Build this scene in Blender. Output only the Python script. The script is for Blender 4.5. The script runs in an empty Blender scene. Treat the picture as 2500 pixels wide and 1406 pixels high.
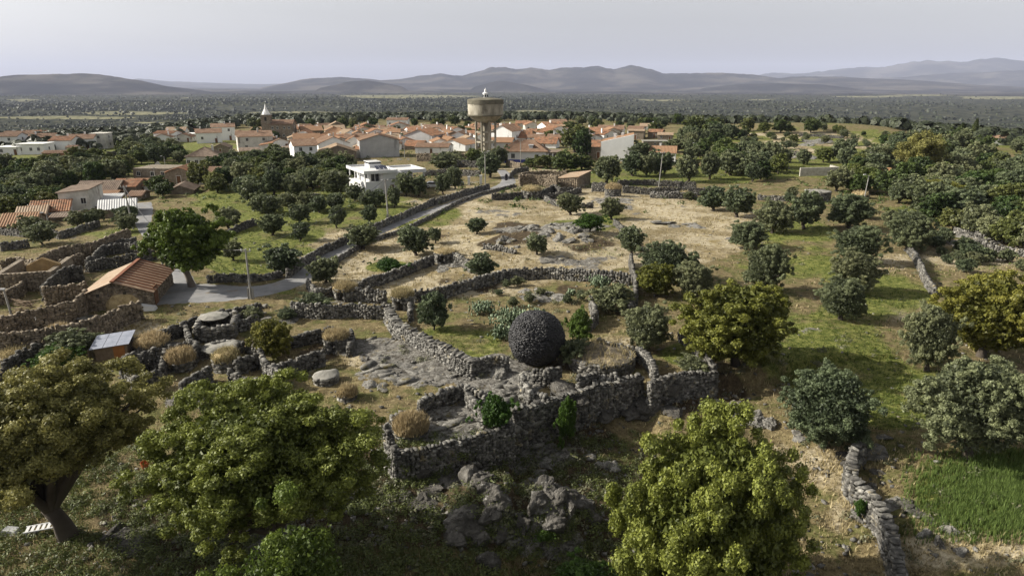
import bpy, math, random
import numpy as np
from mathutils import Vector

sc = bpy.context.scene
COL = sc.collection
# ------------------------------------------------------------------ camera
F = 1667.0; CU, CV = 1250.0, 703.0; PITCH = math.radians(16.6); CAMZ = 24.0
cam = bpy.data.cameras.new('camera'); cam.lens = 24; cam.sensor_width = 36
cam.clip_start = 0.5; cam.clip_end = 120000
camo = bpy.data.objects.new('camera', cam); COL.objects.link(camo)
camo.location = (0, 0, CAMZ); camo.rotation_euler = (math.pi/2 - PITCH, 0, 0)
sc.camera = camo
# ------------------------------------------------------------------ light
SUN_EL = math.radians(31); SHX, SHY = 1.0, -0.06          # direction in which shadows fall
w = bpy.data.worlds.new('World'); sc.world = w; w.use_nodes = True
nt = w.node_tree; nt.nodes.clear()
sky = nt.nodes.new('ShaderNodeTexSky'); sky.sky_type = 'NISHITA'; sky.sun_disc = False
sky.sun_elevation = SUN_EL
sky.sun_rotation = math.atan2(-SHX, -SHY)
sky.air_density = 1.0; sky.dust_density = 3.0; sky.ozone_density = 1.0; sky.altitude = 400
hs = nt.nodes.new('ShaderNodeHueSaturation'); hs.inputs['Saturation'].default_value = 0.10
gm = nt.nodes.new('ShaderNodeGamma'); gm.inputs['Gamma'].default_value = 1.1
bgn = nt.nodes.new('ShaderNodeBackground'); bgn.inputs['Strength'].default_value = 0.083
tc = nt.nodes.new('ShaderNodeMixRGB'); tc.blend_type = 'MULTIPLY'; tc.inputs[0].default_value = 1.0
tc.inputs[2].default_value = (1.02, 1.01, 0.98, 1)
out = nt.nodes.new('ShaderNodeOutputWorld')
nt.links.new(sky.outputs[0], hs.inputs['Color']); nt.links.new(hs.outputs[0], gm.inputs[0])
nt.links.new(gm.outputs[0], tc.inputs[1])
nt.links.new(tc.outputs[0], bgn.inputs[0]); nt.links.new(bgn.outputs[0], out.inputs[0])
sl = bpy.data.lights.new('sun', 'SUN'); sl.energy = 5.0; sl.angle = math.radians(0.6); sl.color = (1.0, 0.93, 0.80)
so = bpy.data.objects.new('sun', sl); COL.objects.link(so)
sd = Vector((SHX, SHY, 0)).normalized() * math.cos(SUN_EL) + Vector((0, 0, -math.sin(SUN_EL)))
so.rotation_euler = sd.to_track_quat('-Z', 'Y').to_euler()
sc.view_settings.view_transform = 'Standard'; sc.view_settings.look = 'None'
sc.view_settings.gamma = 1; sc.view_settings.exposure = 0.68; sc.view_settings.use_curve_mapping = False

# ------------------------------------------------------------------ projection helpers
CP, SP = math.cos(PITCH), math.sin(PITCH)
def ray(u, v):
    a = (u-CU)/F; b = -(v-CV)/F
    return a, CP + b*SP, -SP + b*CP
def unproj(u, v, z):
    dx, dy, dz = ray(u, v); t = (z-CAMZ)/dz
    return dx*t, dy*t
def project(x, y, z):
    z = z-CAMZ; dep = y*CP - z*SP; up = y*SP + z*CP
    dep = np.maximum(dep, .1)
    return CU + F*x/dep, CV - F*up/dep
def slant(x, y, z): return y*CP-(z-CAMZ)*SP

def vnoise(x, y, seed=0):
    xi = np.floor(x).astype(np.int64); yi = np.floor(y).astype(np.int64)
    fx = x-xi; fy = y-yi; fx = fx*fx*(3-2*fx); fy = fy*fy*(3-2*fy)
    def h(a, b):
        n = (a*374761393 + b*668265263 + seed*974634777) & 0xffffffff
        n = ((n ^ (n >> 13))*1274126177) & 0xffffffff
        return ((n ^ (n >> 16)) & 0xffff)/65535.0
    return (h(xi, yi)*(1-fx)+h(xi+1, yi)*fx)*(1-fy) + (h(xi, yi+1)*(1-fx)+h(xi+1, yi+1)*fx)*fy
def fbm(x, y, sc_, oc=4, seed=0, g=.5):
    s = 0; a = 1; t = 0; x = np.asarray(x, float)/sc_; y = np.asarray(y, float)/sc_
    for i in range(oc):
        s = s + a*vnoise(x, y, seed+i*17); t += a; a *= g; x = x*2.03+11.3; y = y*2.03+5.7
    return s/t*2-1
def sst(a, b, x):
    t = np.clip((x-a)/(b-a), 0, 1); return t*t*(3-2*t)

# terrace edge of the walled yard: (pixel of wall top, drop in metres outside)
EDGE = [(-900, 845, .9), (0, 893, .9), (400, 960, 1.0), (700, 1015, 1.0), (930, 1075, 1.2), (990, 1100, 1.4), (1138, 1071, 1.7), (1240, 1038, 2.0),
        (1256, 1003, 2.7), (1379, 966, 2.5), (1566, 915, 2.2), (1605, 925, 1.6), (1643, 915, 1.5), (1750, 908, 1.5), (1830, 890, 1.5), (2000, 850, .5), (2300, 840, .2), (3300, 800, 0)]
EX = []; EY = []; ED = []
for u, v, dr in EDGE:
    x, y = unproj(u, v, .8); EX.append(x); EY.append(y); ED.append(dr)
EX = np.array(EX); EY = np.array(EY); ED = np.array(ED)

def elev_z(v, R): # height of something at distance R seen at image row v
    a = math.atan((703-v)/F)-PITCH
    return CAMZ + R*math.tan(a)
RANGES = [  # R0, W, [(u,v)...]
 (9500, 1500, [(-900, 215), (-400, 205), (-100, 193), (0, 190), (60, 186), (150, 183), (250, 184), (300, 190), (350, 199), (400, 209), (450, 216), (520, 224), (560, 250)]),
 (14000, 3000, [(560, 240), (640, 214), (690, 204), (735, 195), (780, 190), (830, 187), (880, 191), (930, 196), (980, 193), (1040, 186), (1080, 182), (1130, 188), (1165, 178), (1200, 168), (1235, 166), (1260, 172), (1300, 168), (1340, 174), (1380, 168), (1420, 165), (1460, 160), (1500, 170), (1540, 162), (1580, 169), (1620, 181), (1700, 178), (1760, 180), (1830, 184), (1900, 192), (1960, 188), (2030, 190), (2100, 192), (2200, 196), (2300, 203), (2400, 208), (2500, 212), (2700, 225)]),
 (8800, 700, [(740, 240), (780, 214), (820, 206), (860, 199), (900, 197), (940, 204), (980, 212), (1030, 240)]),
 (9800, 800, [(1120, 240), (1160, 212), (1190, 203), (1220, 197), (1245, 199), (1290, 208), (1340, 220), (1380, 240)]),
 (10500, 900, [(1650, 240), (1720, 215), (1800, 207), (1900, 203), (1990, 206), (2080, 214), (2200, 240)]),
 (26000, 5000, [(-600, 205), (200, 203), (340, 195), (400, 198), (470, 202), (560, 205), (640, 206), (700, 205), (1000, 205), (1600, 200), (1820, 187), (1900, 181), (2000, 177), (2080, 173), (2150, 168), (2250, 158), (2330, 160), (2380, 156), (2450, 160), (2500, 163), (2900, 168)]),
 (20000, 3000, [(2000, 240), (2060, 205), (2150, 192), (2280, 186), (2400, 183), (2500, 180), (2900, 180)]),
]
def H(x, y, fine=True):
    x = np.asarray(x, float); y = np.asarray(y, float)
    r = np.hypot(x, y); ys = np.maximum(y, 1.0)
    uu = CU + F*(x/ys)/CP*1.0
    # plateau edge
    re = np.interp(uu, [-800, 0, 300, 420, 600, 1400, 1700, 2100, 2250, 2600, 3400], [270, 300, 310, 350, 450, 450, 400, 380, 300, 290, 260])
    z = -72*sst(0, 1, (r-re)/1100.0)
    near = 1-sst(re*.9, re*1.05, r)
    z = z + near*(0.55*fbm(x, y, 26, 3, 3) + .22*fbm(x, y, 6, 2, 5))
    # rise on the right
    z = z + 5.5*np.exp(-(((x-150)/70)**2 + ((y-345)/60)**2))
    z = z - 3.0*sst(60, 130, -x)*sst(40, 90, y)*(1-sst(400, 600, r))*0.6
    hx, hy = 8.5, 108.0
    z = z + 1.6*np.exp(-(((x-hx)/15)**2 + ((y-hy)/10)**2))
    # drop in front of terrace
    ye = np.interp(x, EX, EY); am = np.interp(x, EX, ED); s = ye-y
    z = z - am*sst(0.0, .5, s) - np.clip(s-.5, 0, 30)*.11*np.clip(am, 0, 2)/2*(1-.35*sst(5, 18, s))
    # rock shelf bottom centre
    z = z + 2.4*np.exp(-(((x-0.8)/4.6)**2 + ((y-37.6)/2.6)**2)**2)
    if fine:
        far = sst(600, 1600, r)
        z = z + far*(20*fbm(x, y, 1500, 4, 21) + 18*fbm(x*.5, y, 520, 4, 23))
        if np.any(r > 6000):
            for k, (R0, W, pr) in enumerate(RANGES):
                us = np.array([p[0] for p in pr], float); zs = np.array([elev_z(p[1], R0) for p in pr])
                c = np.interp(uu, us, zs, left=-80, right=-80)
                c = np.maximum(c+80, 0)
                q = (r-R0)/W
                spur = 1-np.abs(fbm(x, y, W*.55, 4, 40+k))*1.6
                c = c*(1+.2*fbm(x, y, 800, 5, 60+k, .6))
                prof = np.exp(-q*q*2.2)
                prof = prof*(1-(1-np.exp(-q*q*9))*(.45-.45*spur))
                z = z + sst(7000, 9000, r)*22*fbm(x, y, 900, 5, 80+k)*(1-sst(12000, 20000, r)*.3)/len(RANGES)*3
                z = np.maximum(z, -80 + c*prof*np.where(c > 0, 1, 0) )
    return z
def Hs(x, y): return float(H(np.array([x]), np.array([y]))[0])
def G(u, v, h=0.0):
    """world point whose height above the ground is h and that is seen at pixel u,v"""
    z = h
    for i in range(40):
        x, y = unproj(u, v, z); zn = Hs(x, y)+h
        if abs(zn-z) < .005: break
        z = z + .6*(zn-z)
    x, y = unproj(u, v, z)
    return Vector((x, y, Hs(x, y)))
def mpp(p): return slant(p.x, p.y, p.z)/F

# ------------------------------------------------------------------ object helpers
def tag(o, label=None, cat=None, group=None, kind=None):
    if label: o['label'] = label
    if cat: o['category'] = cat
    if group: o['group'] = group
    if kind: o['kind'] = kind
    return o
def link(o, parent=None):
    COL.objects.link(o)
    if parent is not None: o.parent = parent
    return o
def empty(name, loc, rz=0):
    o = bpy.data.objects.new(name, None); o.empty_display_size = .3
    o.location = loc; o.rotation_euler = (0, 0, rz); return link(o)
def mesh_np(name, verts, faces, mat=None, tint=None, smooth=False):
    verts = np.asarray(verts, np.float32); faces = np.asarray(faces, np.int32)
    me = bpy.data.meshes.new(name)
    n, k = faces.shape
    me.vertices.add(len(verts)); me.vertices.foreach_set('co', verts.ravel())
    me.loops.add(n*k); me.loops.foreach_set('vertex_index', faces.ravel())
    me.polygons.add(n); me.polygons.foreach_set('loop_start', np.arange(0, n*k, k, dtype=np.int32))
    me.polygons.foreach_set('loop_total', np.full(n, k, np.int32))
    if smooth: me.polygons.foreach_set('use_smooth', np.ones(n, bool))
    if tint is not None:
        a = me.attributes.new('tint', 'FLOAT', 'FACE'); a.data.foreach_set('value', np.asarray(tint, np.float32))
    me.update(calc_edges=True)
    if mat: me.materials.append(mat)
    return me
def obj(name, me, parent=None, loc=None, rz=None):
    o = bpy.data.objects.new(name, me)
    if loc is not None: o.location = loc
    if rz is not None: o.rotation_euler = (0, 0, rz)
    return link(o, parent)
class MB:
    def __init__(s): s.v = []; s.f = []
    def box(s, x0, x1, y0, y1, z0, z1):
        b = len(s.v); s.v += [(x0, y0, z0), (x1, y0, z0), (x1, y1, z0), (x0, y1, z0), (x0, y0, z1), (x1, y0, z1), (x1, y1, z1), (x0, y1, z1)]
        for q in ((0, 3, 2, 1), (4, 5, 6, 7), (0, 1, 5, 4), (1, 2, 6, 5), (2, 3, 7, 6), (3, 0, 4, 7)): s.f.append(tuple(b+i for i in q))
        return s
    def poly(s, pts, faces):
        b = len(s.v); s.v += [tuple(p) for p in pts]
        for q in faces: s.f.append(tuple(b+i for i in q))
        return s
    def prism(s, a, bq):  # two matching loops (lists of points)
        n = len(a); b = len(s.v); s.v += [tuple(p) for p in a] + [tuple(p) for p in bq]
        s.f.append(tuple(b+i for i in range(n))[::-1]); s.f.append(tuple(b+n+i for i in range(n)))
        for i in range(n):
            j = (i+1) % n; s.f.append((b+i, b+j, b+n+j, b+n+i))
        return s
    def tube(s, pts, rads, n=8, cap=True):
        b0 = len(s.v); P = [Vector(p) for p in pts]
        for i, p in enumerate(P):
            d = (P[min(i+1, len(P)-1)]-P[max(i-1, 0)]).normalized()
            a = d.orthogonal().normalized(); c = d.cross(a)
            if i and abs(a.dot(pa)) < .999:
                a = (pa - d*pa.dot(d)).normalized(); c = d.cross(a)
            pa = a
            for k in range(n):
                t = 2*math.pi*k/n; s.v.append(tuple(p + (a*math.cos(t)+c*math.sin(t))*rads[i]))
        for i in range(len(P)-1):
            for k in range(n):
                k2 = (k+1) % n; s.f.append((b0+i*n+k, b0+i*n+k2, b0+(i+1)*n+k2, b0+(i+1)*n+k))
        if cap:
            s.f.append(tuple(b0+k for k in range(n))[::-1]); s.f.append(tuple(b0+(len(P)-1)*n+k for k in range(n)))
        return s
    def lathe(s, prof, n=24, cx=0, cy=0):
        b = len(s.v)
        for r, z in prof:
            for k in range(n):
                t = 2*math.pi*k/n; s.v.append((cx+r*math.cos(t), cy+r*math.sin(t), z))
        for i in range(len(prof)-1):
            for k in range(n):
                k2 = (k+1) % n; s.f.append((b+i*n+k, b+i*n+k2, b+(i+1)*n+k2, b+(i+1)*n+k))
        return s
    def mesh(s, name, mat=None, smooth=False):
        me = bpy.data.meshes.new(name); me.from_pydata(s.v, [], s.f)
        if smooth: me.polygons.foreach_set('use_smooth', [True]*len(me.polygons))
        if mat: me.materials.append(mat)
        me.update(); return me
    def obj(s, name, mat, parent=None, loc=None, rz=None, smooth=False):
        return obj(name, s.mesh(name, mat, smooth), parent, loc, rz)
def copy_tree(o, parent=None):
    c = o.copy(); COL.objects.link(c); c.parent = parent
    for ch in o.children: copy_tree(ch, c)
    return c

# ------------------------------------------------------------------ materials
def NT(name):
    m = bpy.data.materials.new(name); m.use_nodes = True; t = m.node_tree; t.nodes.clear()
    o = t.nodes.new('ShaderNodeOutputMaterial'); return m, t, o
def nd(t, ty, **kw):
    n = t.nodes.new(ty)
    for k, v in kw.items():
        if k in n.inputs.keys() if isinstance(k, str) else False: n.inputs[k].default_value = v
        else: setattr(n, k, v)
    return n
def noise(t, vec, scale, detail=6, rough=.6, sx=None):
    n = t.nodes.new('ShaderNodeTexNoise'); n.inputs['Scale'].default_value = scale
    n.inputs['Detail'].default_value = detail; n.inputs['Roughness'].default_value = rough
    if sx:
        m = t.nodes.new('ShaderNodeMapping'); m.inputs['Scale'].default_value = sx
        t.links.new(vec, m.inputs[0]); vec = m.outputs[0]
    t.links.new(vec, n.inputs['Vector']); return n.outputs['Fac']
def ramp(t, fac, stops):
    r = t.nodes.new('ShaderNodeValToRGB'); e = r.color_ramp.elements
    while len(e) > 1: e.remove(e[-1])
    e[0].position = stops[0][0]; e[0].color = tuple(stops[0][1])+(1,)
    for p, c in stops[1:]:
        q = e.new(p); q.color = tuple(c)+(1,)
    t.links.new(fac, r.inputs[0]); return r.outputs[0]
def mix(t, fac, a, b, mode='MIX'):
    m = t.nodes.new('ShaderNodeMixRGB'); m.blend_type = mode
    for i, q in enumerate((fac, a, b)):
        if hasattr(q, 'is_linked') or hasattr(q, 'links'): t.links.new(q, m.inputs[i])
        elif i == 0: m.inputs[0].default_value = q
        else: m.inputs[i].default_value = tuple(q)+(1,)
    return m.outputs[0]
def mth(t, op, a, b=None, clamp=False):
    m = t.nodes.new('ShaderNodeMath'); m.operation = op; m.use_clamp = clamp
    for i, q in enumerate((a, b)):
        if q is None: continue
        if hasattr(q, 'links'): t.links.new(q, m.inputs[i])
        else: m.inputs[i].default_value = q
    return m.outputs[0]
def step(t, x, a, b):
    m = t.nodes.new('ShaderNodeMapRange'); m.interpolation_type = 'SMOOTHSTEP'
    m.inputs['From Min'].default_value = a; m.inputs['From Max'].default_value = b
    t.links.new(x, m.inputs['Value']); return m.outputs[0]
def attr(t, name, out='Fac'):
    a = t.nodes.new('ShaderNodeAttribute'); a.attribute_name = name; return a.outputs[out]
def fin(t, o, col, rough=.85, bump=None, bs=.3, bd=.05, spec=.25, metal=0):
    b = t.nodes.new('ShaderNodeBsdfPrincipled')
    if hasattr(col, 'links'): t.links.new(col, b.inputs['Base Color'])
    else: b.inputs['Base Color'].default_value = tuple(col)+(1,)
    b.inputs['Roughness'].default_value = rough; b.inputs['Specular IOR Level'].default_value = spec
    b.inputs['Metallic'].default_value = metal
    if bump is not None:
        k = t.nodes.new('ShaderNodeBump'); k.inputs['Strength'].default_value = bs; k.inputs['Distance'].default_value = bd
        t.links.new(bump, k.inputs['Height']); t.links.new(k.outputs[0], b.inputs['Normal'])
    t.links.new(b.outputs[0], o.inputs[0]); return b
def pm(name, cols, scale=1.0, rough=.85, bump=.4, tint=0.0, bd=.05, sx=None, spec=.25, metal=0, world=False, dirt=None):
    m, t, o = NT(name); tcn = t.nodes.new('ShaderNodeTexCoord'); vec = tcn.outputs['Object']
    if world: vec = t.nodes.new('ShaderNodeNewGeometry').outputs['Position']
    f = noise(t, vec, scale, 7, .65, sx); n = len(cols)
    c = ramp(t, f, [(.3+.4*i/max(n-1, 1), cols[i]) for i in range(n)])
    if dirt:
        f2 = noise(t, vec, dirt[1], 5, .7, dirt[3] if len(dirt) > 3 else None)
        c = mix(t, step(t, f2, dirt[2], dirt[2]+.12), c, dirt[0])
    if tint:
        a = attr(t, 'tint'); k = mth(t, 'MULTIPLY_ADD', a, tint); k.node.inputs[2].default_value = 1-tint/2
        g = t.nodes.new('ShaderNodeCombineColor')
        for i in range(3): t.links.new(k, g.inputs[i])
        c = mix(t, 1.0, c, g.outputs[0], 'MULTIPLY')
    fb = noise(t, vec, scale*5, 4, .7)
    fin(t, o, c, rough, fb, bump, bd, spec, metal); return m
def foliage(name, dark, light, trans=.25, var=.25, rough=.55):
    m, t, o = NT(name); a = attr(t, 'tint')
    c = mix(t, a, dark, light)
    oi = t.nodes.new('ShaderNodeObjectInfo')
    hsn = t.nodes.new('ShaderNodeHueSaturation')
    t.links.new(c, hsn.inputs['Color'])
    k = mth(t, 'MULTIPLY_ADD', oi.outputs['Random'], var*1.6); k.node.inputs[2].default_value = 1-var*.8
    t.links.new(k, hsn.inputs['Value'])
    k2 = mth(t, 'MULTIPLY_ADD', oi.outputs['Random'], -.05*var*4); k2.node.inputs[2].default_value = .5+.025*var*4
    t.links.new(k2, hsn.inputs['Hue'])
    b = t.nodes.new('ShaderNodeBsdfPrincipled'); b.inputs['Roughness'].default_value = rough; b.inputs['Specular IOR Level'].default_value = .3
    t.links.new(hsn.outputs[0], b.inputs['Base Color'])
    tr = t.nodes.new('ShaderNodeBsdfTranslucent'); t.links.new(hsn.outputs[0], tr.inputs[0])
    mx = t.nodes.new('ShaderNodeMixShader'); mx.inputs[0].default_value = trans
    t.links.new(b.outputs[0], mx.inputs[1]); t.links.new(tr.outputs[0], mx.inputs[2]); t.links.new(mx.outputs[0], o.inputs[0])
    return m

M = {}
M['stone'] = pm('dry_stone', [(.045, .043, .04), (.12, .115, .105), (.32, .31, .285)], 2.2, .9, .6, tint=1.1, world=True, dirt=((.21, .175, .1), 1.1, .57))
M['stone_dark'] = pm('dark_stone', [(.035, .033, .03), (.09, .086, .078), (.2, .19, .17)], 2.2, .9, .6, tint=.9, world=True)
M['core'] = pm('opening_shade', [(.03, .027, .022), (.06, .055, .045)], 3, .95, .4, world=True)  # near-black fill, paints the shade inside doorways and vents
M['masonry'] = pm('masonry_stone', [(.1, .082, .06), (.19, .155, .115), (.28, .235, .175)], 2.0, .9, .5, tint=.8, world=True)
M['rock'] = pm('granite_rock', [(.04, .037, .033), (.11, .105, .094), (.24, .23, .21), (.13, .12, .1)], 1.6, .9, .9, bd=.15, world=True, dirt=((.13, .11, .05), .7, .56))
M['rock_dark'] = pm('shade_toned_rock', [(.03, .028, .025), (.075, .07, .062), (.16, .15, .135)], .8, .9, .9, bd=.2, world=True, dirt=((.3, .29, .27), 1.5, .6))  # darker rock copy, shade of wall and trees put into its colour
M['slab'] = pm('stone_slab', [(.13, .125, .11), (.24, .23, .205), (.3, .29, .26)], 1.5, .9, .5, world=True)
M['white'] = pm('white_plaster', [(.68, .68, .67), (.82, .82, .81)], .35, .8, .1, dirt=((.42, .41, .39), .5, .58, (1, 1, .25)))
M['clean'] = pm('clean_white_render', [(.54, .54, .54), (.60, .60, .60)], .4, .7, .05)
M['offwhite'] = pm('old_plaster', [(.36, .34, .3), (.55, .53, .48), (.64, .62, .57)], .5, .85, .2, dirt=((.24, .2, .16), .45, .55, (1, 1, .3)))
M['greyp'] = pm('grey_render_and_shade', [(.33, .33, .33), (.46, .46, .46)], .5, .85, .2, dirt=((.25, .25, .25), .3, .58, (1, 1, .2)))  # grey plaster; on the white gables the grey is painted shade
M['stonewall'] = pm('rubble_masonry_wall', [(.11, .09, .068), (.2, .165, .125), (.3, .255, .2)], 1.6, .9, .8, bd=.08)
M['brick'] = pm('red_brickwork', [(.18, .075, .045), (.26, .12, .07)], 1.2, .9, .3)
M['terra'] = pm('terracotta_tiles', [(.13, .08, .055), (.21, .13, .085), (.25, .185, .135)], .55, .85, .3, dirt=((.16, .10, .06), .8, .56))
M['terra2'] = pm('weathered_tiles', [(.16, .085, .05), (.3, .15, .085), (.3, .21, .14)], .6, .9, .4, dirt=((.11, .085, .06), .9, .5))
M['terra3'] = pm('bright_orange_tiles', [(.24, .138, .08), (.31, .19, .115)], .6, .85, .3, dirt=((.3, .17, .09), .9, .58))
M['rust'] = pm('brown_roof_sheet', [(.27, .2, .135), (.36, .27, .19)], .7, .75, .2, dirt=((.25, .13, .06), .9, .54))
M['oldroof'] = pm('old_grey_tiles', [(.11, .085, .065), (.2, .15, .115), (.25, .2, .16)], .8, .9, .5)
M['sheet'] = pm('pale_roof_sheet', [(.42, .42, .42), (.58, .58, .57)], .4, .6, .1)
M['metal'] = pm('blue_grey_metal', [(.2, .22, .27), (.34, .36, .42)], 1.2, .45, .1, metal=.3)
M['glass'] = pm('dark_window_glass', [(.018, .02, .023), (.03, .032, .035)], 1, .15, 0, spec=.6)
M['frame'] = pm('window_frame', [(.5, .5, .48), (.62, .62, .6)], 2, .7, 0)
M['wood'] = pm('weathered_wood', [(.12, .085, .055), (.24, .18, .12)], 3, .85, .3)
M['doorw'] = pm('brown_door_wood', [(.1, .05, .025), (.16, .08, .04)], 3, .8, .2)
M['blue'] = pm('blue_skirting_paint', [(.03, .04, .2), (.04, .05, .26)], 2, .7, .05)
M['conc'] = pm('stained_concrete', [(.13, .115, .085), (.3, .275, .22), (.47, .44, .37)], .32, .85, .4, sx=(1, 1, .45), dirt=((.1, .085, .06), .35, .54, (1, 1, .6)))
M['concd'] = pm('mossy_concrete_roof', [(.08, .075, .055), (.18, .165, .125)], .5, .9, .3)
M['pole'] = pm('grey_concrete_pole', [(.2, .195, .18), (.3, .29, .27)], 2, .85, .1)
M['wire'] = pm('cable', [(.03, .03, .03), (.05, .05, .05)], 2, .5, 0)
M['asphalt'] = pm('worn_asphalt', [(.15, .15, .155), (.22, .22, .225), (.27, .265, .26)], .45, .9, .4, world=True, dirt=((.2, .17, .13), .35, .57))
M['trackm'] = pm('gravel_track', [(.24, .2, .15), (.32, .28, .21)], .8, .9, .4, world=True)
M['bark'] = pm('bark', [(.035, .028, .022), (.09, .075, .06)], 4, .9, .6)
M['trunk_l'] = pm('pale_bark', [(.09, .075, .06), (.2, .17, .14)], 4, .9, .6)
M['slate'] = pm('black_slate_shards', [(.008, .008, .009), (.03, .029, .032)], 3, .5, .3, tint=1.2, spec=.5)
M['slatecore'] = pm('ball_core', [(.01, .01, .01), (.016, .015, .015)], 3, .9, .2)
M['person'] = pm('dark_clothes', [(.03, .03, .035), (.05, .05, .06)], 3, .9, .1)
M['skin'] = pm('skin', [(.35, .2, .14), (.4, .25, .18)], 3, .6, .05)
M['rubber'] = pm('tyre_rubber', [(.02, .02, .02), (.03, .03, .03)], 3, .8, .1)
M['carw'] = pm('white_car_paint', [(.6, .6, .6), (.68, .68, .68)], 2, .3, 0, spec=.5)
M['card'] = pm('dark_grey_car_paint', [(.06, .065, .07), (.08, .085, .09)], 2, .3, 0, spec=.5)
M['orange'] = pm('orange_plastic', [(.3, .09, .03), (.4, .12, .04)], 2, .6, 0)
M['solar'] = pm('solar_glass', [(.012, .015, .03), (.02, .025, .05)], 2, .15, 0, spec=.6)
FO = {
 'olive': foliage('olive_leaves', (.045, .057, .03), (.225, .255, .13), .3, .28),
 'oak': foliage('holm_oak_leaves', (.055, .07, .014), (.235, .26, .05), .25, .05),
 'oakbrown': foliage('flowering_oak_leaves', (.075, .076, .022), (.32, .30, .095), .25, .05),
 'yellow': foliage('golden_oak_leaves', (.055, .063, .012), (.235, .235, .042), .28, .12),
 'green': foliage('fresh_green_leaves', (.03, .06, .01), (.10, .18, .03), .3, .2),
 'big': foliage('lime_green_leaves', (.045, .07, .012), (.17, .22, .035), .3, .1),
 'mixed': foliage('mid_green_leaves', (.038, .056, .014), (.15, .19, .05), .25, .4),
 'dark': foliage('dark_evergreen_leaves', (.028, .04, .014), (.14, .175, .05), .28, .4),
 'broom': foliage('bright_broom', (.05, .09, .012), (.15, .23, .03), .3, .2),
 'lush': foliage('lush_grass', (.05, .085, .02), (.19, .27, .075), .35, .1),
 'scrub': foliage('grey_scrub', (.06, .07, .04), (.19, .19, .11), .2, .2),
 'cactus': foliage('cactus_pads', (.07, .1, .05), (.22, .27, .17), .02, .1, .5),
 'dryg': foliage('dry_grass', (.19, .155, .085), (.52, .43, .25), .3, .1),
 'greeng': foliage('green_grass', (.04, .062, .012), (.19, .22, .055), .35, .1),
 'far': foliage('far_wood_leaves', (.02, .027, .014), (.055, .066, .034), .1, .1),
}
M['barnroof'] = pm('red_brown_sheet', [(.19, .12, .08), (.27, .185, .125)], .9, .7, .2, dirt=((.36, .27, .18), 1.1, .55))
M['barnrib'] = pm('dark_red_rib', [(.16, .06, .03), (.22, .09, .05)], 1.5, .8, .1)
M['stonewall2'] = pm('pale_rubble_masonry', [(.2, .19, .16), (.36, .34, .3), (.45, .43, .39)], 1.4, .9, .8, bd=.08)
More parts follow.
